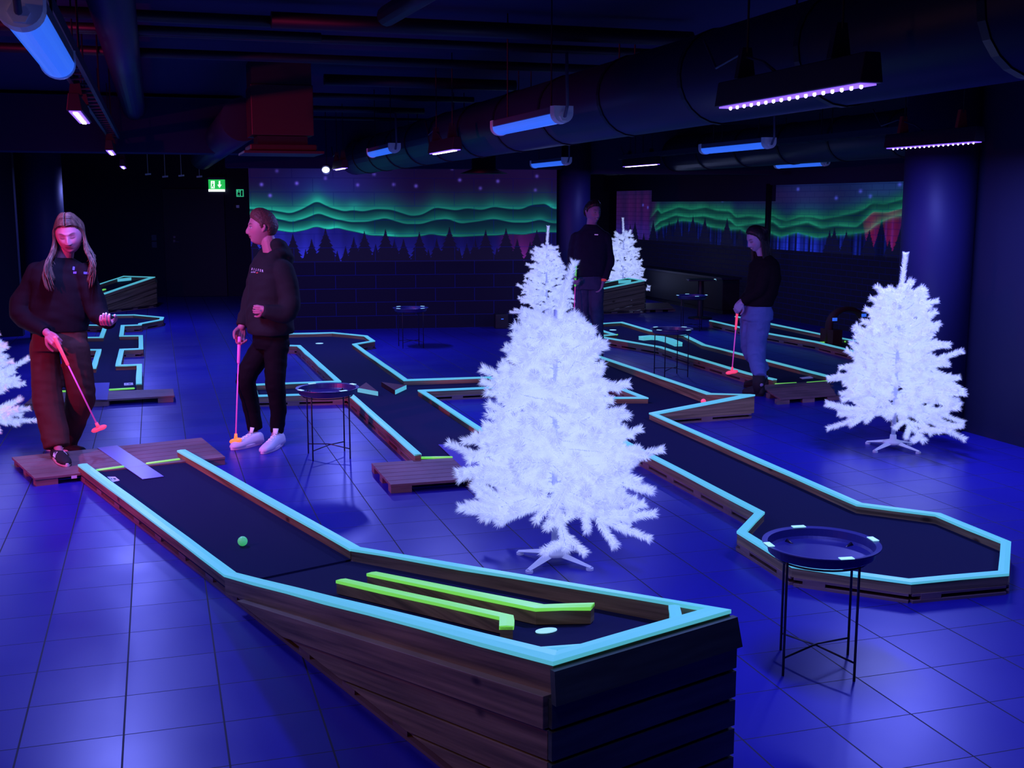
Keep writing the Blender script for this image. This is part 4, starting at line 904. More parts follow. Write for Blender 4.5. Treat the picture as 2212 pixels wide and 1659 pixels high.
def head_surface(nx, ny, nz, fem=0, puff=0.0):
    """face surface for unit directions; x to the person's left, y forward, z up"""
    x = nx * .077; y = ny * .098; z = nz * .118
    jt = sstep(.01, -.105, z); x = x * (1 + .05 * fem) * (1 - (.27 - .15 * fem) * jt); fr = ny > 0
    y = np.where(fr, y * .93 + .014 * jt, y * (1 - .42 * jt)); y = y - .004
    f = np.clip(ny, 0, 1) ** 1.0
    ax_ = np.abs(x)
    y += .022 * np.exp(-(x / (.0105 + .006 * sstep(.0, -.03, z))) ** 2) * sstep(.032, -.022, z) * sstep(-.046, -.032, z) * f
    y += .006 * np.exp(-((ax_ - .014) / .007) ** 2 - ((z + .031) / .008) ** 2) * f
    y -= .008 * np.exp(-((ax_ - .031) / .017) ** 2 - ((z - .008) / .014) ** 2) * f
    y += .005 * np.exp(-((ax_ - .031) / .012) ** 2 - ((z - .006) / .009) ** 2) * f
    y += .005 * np.exp(-((z - .030) / .008) ** 2 - (x / .05) ** 4) * f
    y += .005 * np.exp(-((ax_ - .040) / .018) ** 2 - ((z + .025) / .018) ** 2) * f
    y += .009 * np.exp(-(x / .022) ** 2 - ((z + .056) / .013) ** 2) * f
    y -= .005 * np.exp(-(x / .022) ** 2 - ((z + .0555 - .05 * ax_ * 2) / .0028) ** 2) * f
    y -= .004 * np.exp(-(x / .02) ** 2 - ((z + .073) / .006) ** 2) * f
    y += (.014 - .005 * fem) * np.exp(-(x / .024) ** 2 - ((z + .092) / .016) ** 2) * f
    return x * (1 + puff), y * (1 + puff), z * (1 + puff)
def sphere_dirs(nu, nv):
    th_ = np.linspace(.03, PI - .03, nv); ph = np.linspace(0, 2 * PI, nu, endpoint=False); T, P_ = np.meshgrid(th_, ph, indexing='ij')
    return np.sin(T) * np.cos(P_), np.sin(T) * np.sin(P_), np.cos(T)
def grid_faces(nv, nu, mask=None):
    f = []
    for i in range(nv - 1):
        for k in range(nu):
            if mask is not None and not mask[i, k]: continue
            f.append((i * nu + k, (i + 1) * nu + k, (i + 1) * nu + (k + 1) % nu, i * nu + (k + 1) % nu))
    return f
class Head:
    def __init__(s, c, fwd, scale, tilt=0.0, fem=0):
        s.c = Vector(c); s.f = Vector(fwd).normalized(); l = UP.cross(s.f).normalized(); u = s.f.cross(l).normalized()
        s.l = (l * math.cos(tilt) + u * math.sin(tilt)).normalized(); s.u = s.f.cross(s.l).normalized() * 1.0; s.k = scale; s.fem = fem
    def w(s, x, y, z): return s.c + (s.l * x + s.f * y + s.u * z) * s.k
    def mesh(s, mb):
        nu, nv = 120, 90; a, b, c = sphere_dirs(nu, nv); x, y, z = head_surface(a, b, c, s.fem)
        P = [s.w(*p) for p in zip(x.ravel(), y.ravel(), z.ravel())]
        f = grid_faces(nv, nu) + [tuple(range(nu)), tuple(range((nv - 1) * nu, nv * nu))[::-1]]; mb.add(P, f)
        for sg in (-1, 1):
            e = [(sg * .070, -.004, -.022), (sg * .081, -.014, -.008), (sg * .083, -.021, .012), (sg * .079, -.011, .024), (sg * .073, .001, .012), (sg * .071, .002, -.008)]
            limb(mb, [s.w(*q) for q in e], [.007 * s.k, .009 * s.k, .009 * s.k, .007 * s.k, .006 * s.k, .005 * s.k], 10)
    def local(s, co_):
        d = (co_ - np.array(tuple(s.c))) / s.k
        return d @ np.array(tuple(s.l)), d @ np.array(tuple(s.f)), d @ np.array(tuple(s.u))
def skin_colour(head, tips=(), eyes='open', teeth=False, brow=(.05, .018, .015), skin=(.50, .17, .24)):
    def fn(co_):
        x, y, z = head.local(co_); c = np.tile(np.array(skin), (len(co_), 1)); ax_ = np.abs(x); near = (y > .045) & (np.abs(z) < .12) & (ax_ < .08)
        def mixc(m_, col): 
            nonlocal c; m_ = (m_ * near)[:, None]; c = c * (1 - m_) + np.array(col) * m_
        mixc(.85 * np.exp(-(x / .026) ** 4 - ((z + .057 - 5 * x * x) / .0075) ** 4), (.26, .03, .05))
        mixc(.9 * np.exp(-(x / .024) ** 4 - ((z + .0565 - 6 * x * x) / .0024) ** 2), (.05, .01, .015))
        if teeth: mixc(1.0 * np.exp(-(x / .017) ** 4 - ((z + .057 - 3.5 * x * x) / .0045) ** 4), (.95, .95, .95))
        mixc(.9 * np.exp(-((ax_ - .031) / .017) ** 4 - ((z - .0285 - .004 * np.cos((ax_ - .034) * 90)) / .0042) ** 2), brow)
        if eyes == 'open':
            mixc(.9 * np.exp(-((ax_ - .031) / .013) ** 4 - ((z - .007) / .0055) ** 4), (.75, .72, .72)); mixc(1.0 * np.exp(-((ax_ - .031) / .0055) ** 2 - ((z - .007) / .0055) ** 2), (.02, .02, .03))
            mixc(.95 * np.exp(-((ax_ - .031) / .016) ** 4 - ((z - .0125) / .0025) ** 2), (.05, .02, .02))
        else:
            mixc(.9 * np.exp(-((ax_ - .031) / .016) ** 4 - ((z - .001 - 14 * (ax_ - .031) ** 2) / .0034) ** 2), (.03, .01, .01)); mixc(.55 * np.exp(-((ax_ - .031) / .016) ** 4 - ((z - .010) / .008) ** 2), (.17, .04, .06))
        mixc(.35 * np.exp(-((ax_ - .044) / .016) ** 2 - ((z + .022) / .016) ** 2), (.55, .09, .15))
        mixc(.6 * np.exp(-((ax_ - .009) / .004) ** 2 - ((z + .041) / .003) ** 2), (.15, .05, .05))
        for t in tips:
            d = np.linalg.norm(co_ - np.array(tuple(t)), axis=1); m_ = np.clip((.0135 - d) / .004, 0, 1)[:, None]; c = c * (1 - m_) + np.array([.98, .95, 1.0]) * m_
        return c
    return fn
def hair_cap(head, m, parent, line, thick=.014, top=0.0, rough=.004, seed=1, name='hair'):
    nu, nv = 120, 90; a, b, c = sphere_dirs(nu, nv); x, y, z = head_surface(a, b, np.clip(c, -1, 1), head.fem)
    mask = line(x, y, z); n_ = vnoise(a * 3 + 4, c * 3 + b * 3 + 4, 6, seed)
    edge = np.clip(mask, 0, 1); off = (.002 + thick * sstep(0, .022, mask)) + rough * (n_ - .5) + top * np.clip(c, 0, 1) ** 2 * np.clip(b * 1.2 + .5, 0, 1)
    L_ = np.sqrt(x * x + y * y + z * z); k = 1 + off / L_
    P = [head.w(*p) for p in zip((x * k).ravel(), (y * k).ravel(), (z * k).ravel())]
    mb = MB().add(P, grid_faces(nv, nu, mask > 0) + [tuple(range(nu))]); o = mb.build(name, m, parent, smooth=True)
    s = o.modifiers.new('t', 'SOLIDIFY'); s.thickness = .008; s.offset = 1; return o
def catmull(P, n=5):
    P = [Vector(p) for p in P]; Q = [P[0]] + P + [P[-1]]; out = []
    for i in range(1, len(Q) - 2):
        for k in range(n):
            t = k / n; out.append(.5 * ((2 * Q[i]) + (Q[i + 1] - Q[i - 1]) * t + (2 * Q[i - 1] - 5 * Q[i] + 4 * Q[i + 1] - Q[i + 2]) * t * t + (-Q[i - 1] + 3 * Q[i] - 3 * Q[i + 1] + Q[i + 2]) * t ** 3))
    return out + [P[-1]]
def hand(mb, W, f, n, side, curl=(20, 25, 20), k=1.0, spread=.0, thumb=.3, tips=None):
    """palm, four fingers of different lengths and a thumb; side: +1 thumb towards f x n"""
    f = Vector(f).normalized(); n = Vector(n); n = (n - f * n.dot(f)).normalized(); l = f.cross(n) * side; W = Vector(W)
    for i in range(4):
        x = (1.5 - i) * .0185 * k; K0 = W + f * ((.083 - abs(i - 1) * .004) * k) + l * x
        limb(mb, [W + f * (.005 * k) + l * (x * .55), W + f * (.045 * k) + l * (x * .9) - n * .002, K0], [.0155 * k, .0155 * k, .0115 * k], 10)
        d = (f + l * (x * spread * 10)).normalized(); p = K0; ang = 0; ls = [.044, .026, .021]; sc = (.92, 1.02, .96, .78)[i] * k; pts = [p]
        for j in range(3):
            ang += R(curl[j] * (1 + .08 * i)); dd = d * math.cos(ang) + n * math.sin(ang); p = p + dd * (ls[j] * sc); pts.append(p)
        limb(mb, pts, [.0098 * k, .0090 * k, .0084 * k, .0072 * k], 10)
        if tips is not None: tips.append(pts[-1] + (-n * .004 if ang < 1.4 else Vector()))
    b0 = W + f * (.020 * k) + l * (.026 * k); b1 = b0 + (f * .6 + l * .75 + n * thumb).normalized() * (.040 * k); b2 = b1 + (f * .9 + l * .25 + n * (thumb + .2)).normalized() * (.032 * k); b3 = b2 + (f + n * thumb * 1.3 - l * .1).normalized() * (.024 * k)
    limb(mb, [b0, b1, b2, b3], [.0165 * k, .0125 * k, .0105 * k, .0082 * k], 10)
    if tips is not None: tips.append(b3)
def shoe(parent, heel, toe, h=.075, w_=.048, m_up='shoew', m_sole='solew', laces=None, ankle=.10, stripes=None, z=0.0, boot=0, name='shoe'):
    heel = Vector((heel.x, heel.y, z)); toe = Vector((toe.x, toe.y, z)); d = (toe - heel); L_ = d.length; d.normalize(); n = Vector((-d.y, d.x, 0))
    prof = [(0, .55, .8), (.06, .80, .95), (.2, .92, 1.0), (.4, .86, .92), (.6, .98, .72), (.78, 1.0, .55), (.92, .78, .45), (.985, .45, .30)]
    up = MB().rings([[heel + d * (L_ * t) + n * (w_ * a * math.cos(q)) + UP * (.018 + (h * b) * max(0, math.sin(q)) ** .8) for q in [PI * i / 12 for i in range(13)]] for t, a, b in prof])
    sh = up.build(name, M[m_up], parent, smooth=True)
    so = MB().prism([heel + d * (L_ * (.5 + .5 * math.cos(q)) * 1.0) + n * (w_ * 1.04 * math.sin(q) * (1.0 if math.cos(q) > 0 else .9)) for q in [2 * PI * i / 28 for i in range(28)]], (0, 0, .026))
    s2 = so.build('sole', M[m_sole], None, smooth=False, bevel=.004); s2.parent = sh; s2.matrix_parent_inverse = sh.matrix_world.inverted() if False else Matrix.Identity(4)
    if laces:
        mb = MB()
        for i in range(6):
            t = .38 + i * .055; c = heel + d * (L_ * t) + UP * (.022 + h * (.93 - (t - .38) * 1.05)); s_ = 1 if i % 2 else -1
            mb.tube([c - n * .020 + d * .010 * s_ - UP * .006, c + UP * .003, c + n * .020 - d * .010 * s_ - UP * .006], .0036, 6)
        mb.tube([heel + d * (L_ * .34) + UP * (h + .018), heel + d * (L_ * .30) + UP * (h + .06)], [.018, .024], 8, flat=.35)
        l_ = mb.build('laces', M[laces], None, smooth=True); l_.parent = sh
    if stripes:
        mb = MB()
        for sg in (-1, 1):
            for i in range(3):
                t = .40 + i * .07; c = heel + d * (L_ * t) + n * (sg * (w_ * .90)) + UP * .035
                mb.tube([c, c + UP * .018 - d * .012 - n * (sg * .008), c + UP * .034 - d * .024 - n * (sg * .022)], .0045, 6)
        l_ = mb.build('stripes', M[stripes], None); l_.parent = sh
    if boot:
        b_ = MB(); b_.tube([heel + d * (L_ * .27) + UP * .03, heel + d * (L_ * .25) + UP * boot], [.056, .064], 16); o2 = b_.build('boot_shaft', M[m_up], None, smooth=True); o2.parent = sh
    return sh
def putter(top, head, label, shaft='pinkshaft', grip='pink', hm='pink', hd=(1, 0, 0), gl=.27, hs=1.0):
    top, head = Vector(top), Vector(head); d = (head - top).normalized(); o = empty('putter', head, label, 'golf putter')
    MB().tube([top, top + d * .01, top + d * gl, top + d * (gl + .01)], [.010, .0135, .0115, .008], 12).build('grip', M[grip], o, smooth=True)
    MB().tube([top + d * gl, head], .0058, 10).build('shaft', M[shaft], o, smooth=True)
    hd = Vector(hd).normalized(); mb = MB().tube([head - d * .055, head - d * .01], [.011, .015], 12)
    mb.tube([head - hd * .062 * hs, head - hd * .05 * hs, head - hd * .03 * hs, head, head + hd * .03 * hs, head + hd * .05 * hs, head + hd * .062 * hs], [.008, .019, .024, .022, .024, .019, .008], 14, flat=.8)
    mb.build('putter_head', M[hm], o, smooth=True); return o
def cloth(name, col, rough=.85, sc=9, st=.35, dist=.02, spec=.25):
    return mat(name, col, rough, spec=spec, bump=((sc, sc, sc * .6), st, dist))
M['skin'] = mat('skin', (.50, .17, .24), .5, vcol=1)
M['knit'] = cloth('black_sweater', (.009, .006, .011), spec=.12); M['brown'] = cloth('brown_wide_trousers', (.085, .030, .028), .85, spec=.12)
M['hood'] = cloth('dark_hoodie', (.022, .021, .024), .9, spec=.12); M['pants'] = cloth('black_trousers', (.005, .003, .006), .8, spec=.15)
M['navy'] = cloth('navy_sweater', (.012, .012, .045)); M['jeans'] = cloth('blue_jeans', (.05, .06, .16), .8, 14, .6)
M['ljeans'] = cloth('pale_jeans', (.10, .17, .46), .8, 12, .5)
M['hair1'] = mat('long_fair_hair', (.115, .06, .045), .5, spec=.5, bump=((60, 60, 4), .6, .005), noise=((45, 45, 3), .75))
M['hair2'] = mat('short_brown_hair', (.11, .035, .035), .6, bump=((90, 90, 90), .8, .006)); M['hair3'] = mat('dark_hair', (.014, .009, .016), .45, bump=((60, 60, 8), .5, .004))
M['shoew'] = mat('white_leather', (.80, .74, .86), .45, (.25, .2, .6), .05); M['solew'] = mat('white_rubber', (.80, .66, .78), .5, (.3, .15, .5), .05)
M['lace'] = mat('white_laces', (.9, .9, 1), .6, (.6, .6, 1), .15); M['shoeb'] = mat('black_suede', (.012, .010, .016), .8); M['soleb'] = mat('black_rubber', (.008, .008, .012), .6)
M['print'] = mat('white_print', (.8, .7, .9), .6, (.45, .25, .9), .35); M['printr'] = mat('red_print', (.8, .1, .1), .6, (.8, .05, .05), .25); M['printb'] = mat('blue_print', (.1, .1, .7), .6, (.06, .05, .9), .25)
M['gold'] = mat('ring_metal', (.9, .85, .8), .2, metal=1)
def bvh_of(o):
    me = o.data; off = Vector(o.parent.location) if False else Vector((0, 0, 0))
    return BVHTree.FromPolygons([v.co for v in me.vertices], [tuple(p.vertices) for p in me.polygons])
def hit(b, u, v):
    d = Vector(ray(u, v)).normalized(); return b.ray_cast(Vector((0, 0, CAMH)), d)
def patch(mbx, b, u, v, du, dv, off=.003):
    h, n, _, _ = hit(b, u, v)
    if h is None: return
    r_ = Vector((1, 0, 0)); r_ = (r_ - n * r_.dot(n)).normalized(); u_ = n.cross(r_); u_ = u_ if u_.z > 0 else -u_
    s = h.y / F; mbx.prism([h + n * off * .2 + r_ * (a * du * s) + u_ * (c * dv * s) for a, c in ((-1, -1), (1, -1), (1, 1), (-1, 1))], n * off)
def letters(b, items, size, m, parent, name='chest_lettering'):
    mb = MB()
    for ch, u, v in items:
        cu = bpy.data.curves.new('t', 'FONT'); cu.body = ch; cu.size = size; cu.extrude = .001; cu.align_x = 'CENTER'; cu.align_y = 'CENTER'
        ot = bpy.data.objects.new('t', cu); C.objects.link(ot); dg = bpy.context.evaluated_depsgraph_get(); me = bpy.data.meshes.new_from_object(ot.evaluated_get(dg))
        h, n, _, _ = hit(b, u, v)
        if h is not None:
            r_ = Vector((-n.y, n.x, 0)).normalized(); u_ = n.cross(r_)
            mb.add([h + n * .004 + r_ * p.co.x + u_ * p.co.y + n * p.co.z for p in me.vertices], [tuple(p.vertices) for p in me.polygons])
        bpy.data.objects.remove(ot); bpy.data.curves.remove(cu); bpy.data.meshes.remove(me)
    return mb.build(name, m, parent)
def wrinkle(amp, sc, seed):
    def fn(co_, me):
        n = len(co_); nr = np.empty(n * 3, np.float32); me.vertices.foreach_get('normal', nr); nr = nr.reshape(-1, 3)
        d = vnoise(co_[:, 0] * 1.0 + co_[:, 1] * .7 + 20, co_[:, 2] * 1.6 + co_[:, 0] * .6 + 5, sc, seed) - .5
        d += .5 * (vnoise(co_[:, 0] + 11, co_[:, 2] * 2.2 + co_[:, 1], sc * 2.2, seed + 1) - .5)
        return co_ + nr * (d * amp)[:, None]
    return fn
# ---- woman with long fair hair, left
def J(Y): return lambda u, v, dy=0.0: atd(u, v, Y + dy)
Y = 8.28; j = J(Y); fwd = Vector((.30, -.95, 0)).normalized(); lf = UP.cross(fwd)
f1h, f1t = at(119, 985, .06), at(146, 1009, .06); f2h, f2t = at(100, 972, 0), at(184, 979, 0)
P1 = empty('person', at(140, 990, 0), 'person with long fair hair in black sweater and brown wide trousers holding a pink putter', 'person')
H1 = Head(j(149, 506, -.04), (.22, -.92, -.34), 1.13, .08, fem=1)
b = MB(); H1.mesh(b)
limb(b, [j(140, 560, .03), j(146, 528, .0)], [.058, .052])
torso(b, [(j(132, 562, .02), .09, .07), (j(131, 580, .02), .16, .09), (j(130, 640, .02), .15, .10), (j(130, 700, .02), .16, .10), (j(130, 740, .02), .16, .11)], lf)
limb(b, [j(82, 592), j(48, 668, .0), j(104, 722, -.20)], [.045, .036, .027]); limb(b, [j(184, 592), j(210, 676, -.03), j(236, 697, -.26)], [.045, .036, .027])
k1, a1_ = j(106, 862, -.05), Vector((f1h.x + .04, f1h.y - .05, .15)); k2 = j(172, 860, .08); a2_ = Vector((f2h.x + .05, f2h.y, .10))
limb(b, [j(98, 745), k1, a1_, lerp(f1h, f1t, .55) + UP * .04], [.07, .05, .032, .024]); limb(b, [j(160, 745), k2, a2_, lerp(f2h, f2t, .55) + UP * .04], [.07, .05, .032, .024])
tips = []
hand(b, j(104, 722, -.20), (.62, -.35, -.45), (.25, .6, -.55), -1, (48, 60, 35), 1.05, thumb=.5)
hand(b, j(235, 694, -.24), (.12, -.97, -.12), (0, .05, 1), -1, (40, 52, 34), 1.12, thumb=.6, spread=.12, tips=tips)
solid('body', b, M['skin'], P1, .0030, 3, skin_colour(H1, tips, 'closed'))
s = MB(); torso(s, [(j(135, 556, .02), .075, .07), (j(133, 565, .02), .13, .09), (j(131, 578, .02), .195, .115), (j(131, 605, .02), .215, .135), (j(131, 645, .02), .205, .14), (j(131, 690, .02), .205, .145), (j(129, 716, .02), .20, .14)], lf)
cut_limb(s, [j(82, 592), j(48, 655, .02), j(46, 680, -.02), j(100, 717, -.18)], [.085, .088, .078, .046]); cut_limb(s, [j(184, 590), j(207, 660, .0), j(214, 682, -.05), j(235, 697, -.24)], [.08, .078, .070, .046])
sw = solid('sweater', s, M['knit'], P1, .008, 4, post=wrinkle(.018, 5, 61))
s = MB(); torso(s, [(j(130, 702, .02), .165, .12), (j(129, 725, .02), .19, .135), (j(129, 755, .02), .20, .14)], lf)
cut_limb(s, [j(95, 752), j(103, 862, -.05), Vector((f1h.x + .035, f1h.y - .04, .135))], [.105, .108, .092]); cut_limb(s, [j(162, 752), j(176, 860, .08), Vector((a2_.x + .10, a2_.y, .05))], [.10, .105, .088])
solid('trousers', s, M['brown'], P1, .008, 4, post=wrinkle(.014, 6, 71))
shoe(P1, f1h, f1t, .07, .047, 'shoeb', 'solew', None, stripes='print', z=.06); shoe(P1, f2h, f2t, .065, .045, 'shoeb', 'solew', None, stripes='print')
hb = MB(); rr = random.Random(5)
for sg in (-1, 1):
    for i in range(120):
        q = rr.random(); y0 = lerp(.085, -.09, q); lay = rr.uniform(0, .012)
        top_z = .118 * math.sqrt(max(.05, 1 - (y0 / .11) ** 2)) + .006 + lay
        fx = rr.uniform(.9, 1.0); yb = lerp(.026, -.085, q); wv1 = rr.uniform(-.008, .012); ln = rr.uniform(.23, .33) if q < .55 else rr.uniform(.18, .26)
        out = lerp(.10, .085, q) + lay; ph = rr.uniform(0, 1.2)
        A_ = [H1.w(sg * .002, y0 * .88, top_z + .002), H1.w(sg * .040, lerp(y0, yb, .35), max(.085, top_z * .93)), H1.w(sg * (.078 + lay * .6), yb, .040), H1.w(sg * (out - .014), yb + .004, -.03)]
        fw_ = Vector((.30, -.95, 0)); c3 = A_[-1]; lat = H1.l * sg; fo_ = .02 + .05 * (1 - q)
        for dz, dl, df_ in ((-.075, .010 + wv1, fo_ * .7), (-.14, .030 + .016 * math.sin(ph) + wv1, fo_ * 1.5), (-.14 - (ln - .13) * .5, .036 + .018 * math.sin(ph + 1.6) + wv1 * 2, fo_ * 1.9), (-ln - .02, .036 + .016 * math.sin(ph + 3) + wv1 * 2, fo_ * 2.0)):
            A_.append(c3 + UP * dz + lat * max(dl, .004) + fw_ * df_)
        c_ = catmull(A_, 4); n_ = len(c_)
        hb.tube(c_, [.0078 * (1 - .6 * (k / (n_ - 1)) ** 2) for k in range(n_)], 6, flat=.6)
hb.build('hair', M['hair1'], P1, smooth=True)
hair_cap(H1, M['hair1'], P1, lambda x, y, z: np.minimum(z - np.interp(y, [-.1, -.01, .02, .05, .09], [-.10, -.09, .02, .065, .085]), .05), .008, name='hair_crown')
bv = bvh_of(sw); mb = MB(); patch(mb, bv, 159, 580, 2, 4); patch(mb, bv, 163, 589, 4.5, 2.2); patch(mb, bv, 187, 590, 6, 2.4); mb.build('chest_print', M['printb'], P1)
putter(j(117, 727, -.275), j(214, 926, .10), 'pink putter held by the person with long fair hair', hd=(.9, -.1, .35), hm='pink', gl=.24)
# ---- man in the dark hoodie
Y = 8.82; j = J(Y); fwd = Vector((-.84, -.54, 0)).normalized(); lf = UP.cross(fwd)
g1h, g1t = at(566, 958, 0), at(499, 973, 0); g2h, g2t = at(610, 958, 0), at(566, 982, 0)
P2 = empty('person', at(580, 965, 0), 'person in profile with short hair, dark hoodie, black trousers and white sneakers', 'person')
H2 = Head(j(565, 492, .0), (-.96, -.26, -.05), 1.10, 0.0)
b = MB(); H2.mesh(b); limb(b, [j(588, 556), j(579, 518)], [.062, .056])
torso(b, [(j(584, 560), .09, .08), (j(583, 580), .17, .09), (j(583, 640), .16, .10), (j(583, 700), .15, .10), (j(584, 735), .15, .10)], lf)
limb(b, [j(612, 586, -.13), j(626, 655, -.18), j(612, 676, -.22), j(570, 669, -.28)], [.045, .035, .03, .028]); limb(b, [j(557, 582, .16), j(541, 650, .16), j(522, 706, .04)], [.05, .045, .03])
an1 = Vector((g1h.x - .05, g1h.y, .10)); an2 = Vector((g2h.x - .03, g2h.y - .03, .10))
limb(b, [j(574, 735, .05), j(527, 817, -.02), an1, lerp(g1h, g1t, .55) + UP * .045], [.065, .045, .036, .026]); limb(b, [j(597, 735, -.05), j(594, 827, -.10), an2, lerp(g2h, g2t, .55) + UP * .045], [.065, .045, .036, .026])
hand(b, j(522, 706, .04), (-.16, -.15, -1), (.5, -.7, .0), 1, (35, 45, 30), 1.12, thumb=.5)
hand(b, j(570, 668, -.275), (-.9, .10, -.05), (.2, .9, .1), 1, (50, 60, 40), .88, thumb=.2)
solid('body', b, M['skin'], P2, .0030, 3, skin_colour(H2, eyes='open'))
s = MB(); torso(s, [(j(586, 546), .085, .08), (j(585, 558), .15, .11), (j(583, 575), .20, .125), (j(582, 600), .222, .145), (j(582, 650), .215, .155), (j(583, 695), .205, .16), (j(584, 712), .212, .172), (j(584, 722), .20, .16)], lf)
cut_limb(s, [j(612, 585, -.13), j(630, 648, -.18), j(617, 678, -.22), j(567, 669, -.30)], [.085, .078, .074, .052]); cut_limb(s, [j(558, 585, .15), j(542, 650, .16), j(523, 705, .05)], [.08, .068, .050])
for k in range(15):
    t = -2.5 + 5.0 * k / 14; rad_ = lerp(.052, .062, 1 - abs(t) / 2.5)
    c = j(586, 549) - fwd * (math.cos(t) * .085) + lf * (math.sin(t) * .10) + UP * (.02 * math.cos(t) - .035 * (abs(t) / 2.5) ** 2); s.sphere(c, rad_ * (.8 if abs(t) > 1.8 else 1), 12)
s.sphere(j(607, 548, .02), .085, 14, (1, 1, .8)); s.sphere(j(616, 575, .03), .07, 14, (.9, 1, 1.4)); s.sphere(j(602, 534, .04), .072, 14); s.sphere(j(600, 530, -.02), .062, 14); s.sphere(j(612, 560, .0), .085, 14)
hd_ = solid('hoodie', s, M['hood'], P2, .0075, 14, post=wrinkle(.020, 5, 81))
s = MB(); torso(s, [(j(584, 712), .16, .125), (j(584, 740), .165, .13), (j(584, 752), .15, .12)], lf)
cut_limb(s, [j(574, 742, .05), j(528, 815, -.02), j(541, 870, .05), Vector((an1.x - .0, an1.y, .115))], [.10, .080, .068, .056]); cut_limb(s, [j(597, 742, -.06), j(594, 827, -.10), j(602, 880, -.05), Vector((an2.x, an2.y, .105))], [.10, .076, .064, .055])
solid('trousers', s, M['pants'], P2, .0075, 4, post=wrinkle(.012, 7, 91))
shoe(P2, g1h, g1t, .085, .050, 'shoew', 'solew', 'lace'); shoe(P2, g2h, g2t, .085, .050, 'shoew', 'solew', 'lace')
def hairline(pts):
    pts = sorted(pts); return lambda x, y, z: np.minimum(z - np.interp(y, [p[0] for p in pts], [p[1] for p in pts]), .05)
line2 = hairline([(.10, .088), (.06, .070), (.035, .050), (.015, .035), (.005, .000), (-.012, .004), (-.02, .012), (-.034, .0), (-.040, -.058), (-.1, -.064)])
hair_cap(H2, M['hair2'], P2, line2, .012, .012, .0035, 4)
bv = bvh_of(hd_); letters(bv, [(c_, 545.5 + i * 4.5, 581.5 + i * .8) for i, c_ in enumerate('HILFER')], .027, M['print'], P2)
mb = MB()
for u in (544, 547.5, 551): patch(mb, bv, u, 588, 1.4, 1.1)
mb.build('small_print', M['print'], P2); mb = MB(); patch(mb, bv, 556, 589.3, 3, .8); mb.build('red_bar', M['printr'], P2)
hs_ = hit(bv, 556, 664)[0]
MB().lathe(j(549, 669, -.345), [(.009, 0), (.013, 0), (.013, .006), (.009, .006), (.009, 0)], 16).build('finger_ring', M['gold'], P2)
putter(j(517, 727, -.02), j(509, 952, -.13), 'orange-headed putter held by the person in the dark hoodie', hm='orange', grip='pinkshaft', hd=(.9, -.3, .25), gl=.2, hs=.85)
# ---- man with the green putter, behind the nearest tree
Y = 13.7; j = J(Y); fwd = Vector((.15, -.98, 0)).normalized(); lf = UP.cross(fwd)
P3 = empty('person', at(1275, 783, 0), 'person with short dark hair in navy sweater and jeans standing behind the nearest white tree', 'person')
H3 = Head(j(1281, 459), (.55, -.82, -.12), 1.12, -.06)
b = MB(); H3.mesh(b); limb(b, [j(1277, 497), j(1279, 475)], [.064, .06])
torso(b, [(j(1276, 500), .10, .08), (j(1276, 515), .18, .10), (j(1276, 550), .17, .10), (j(1272, 600), .15, .10), (j(1271, 615), .16, .11)], lf)
limb(b, [j(1243, 512), j(1236, 560, .03), j(1238, 603, -.12)], [.05, .042, .03]); limb(b, [j(1308, 512), j(1317, 562, .05), j(1303, 608, -.04)], [.05, .042, .03])
sg1, sg2 = at(1258, 786, 0), at(1292, 783, 0)
limb(b, [j(1258, 615), j(1258, 700), sg1 + UP * .1], [.08, .055, .04]); limb(b, [j(1284, 615), j(1290, 700), sg2 + UP * .1], [.08, .055, .04])
hand(b, j(1238, 603, -.12), (.1, -.6, -.3), (.5, .2, .3), 1, (50, 60, 35), 1.1); hand(b, j(1303, 608, -.04), (-.25, -.2, -1), (-.7, .1, .1), 1, (18, 22, 15), 1.15)
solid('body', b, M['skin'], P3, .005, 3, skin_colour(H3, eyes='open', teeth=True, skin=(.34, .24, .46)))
s = MB(); torso(s, [(j(1278, 485), .075, .075), (j(1278, 493), .12, .10), (j(1277, 506), .20, .12), (j(1277, 530), .215, .135), (j(1275, 565), .20, .13), (j(1272, 590), .185, .13), (j(1272, 596), .18, .125)], lf)
cut_limb(s, [j(1246, 515), j(1236, 560, .03), j(1238, 598, -.10)], [.08, .066, .045]); cut_limb(s, [j(1306, 515), j(1317, 562, .05), j(1305, 603, -.02)], [.08, .066, .045])
sw3 = solid('sweater', s, M['navy'], P3, .009, 3, post=wrinkle(.014, 6, 101))
s = MB(); torso(s, [(j(1271, 590), .155, .115), (j(1271, 605), .17, .125), (j(1271, 625), .17, .125)], lf)
cut_limb(s, [j(1257, 625), j(1258, 700), sg1 + UP * .06], [.095, .075, .062]); cut_limb(s, [j(1286, 625), j(1291, 700), sg2 + UP * .06], [.095, .075, .062])
solid('jeans', s, M['jeans'], P3, .009, 3, post=wrinkle(.016, 9, 111))
for q in (sg1, sg2): shoe(P3, q + Vector((0, .08, 0)), q + Vector((.04, -.19, 0)), .08, .05, 'shoeb', 'soleb')
hair_cap(H3, M['hair3'], P3, line2, .012, .014, .006, 6)
wr = j(1304, 606, -.04); MB().tube([wr + UP * .02, wr - UP * .005], .034, 14).build('wrist_band', M['printr'], P3, smooth=True)
mb = MB(); patch(mb, bvh_of(sw3), 1288, 507, 4, 1); mb.build('chest_print', M['print'], P3)
M['ggrip'] = mat('green_grip', (.2, .7, .2), .4, (.10, .65, .08), .6)
putter(j(1244, 570, -.14), j(1237, 768, -.35), 'green-gripped putter held by the person in the navy sweater', grip='ggrip', hm='ggrip', gl=.26)
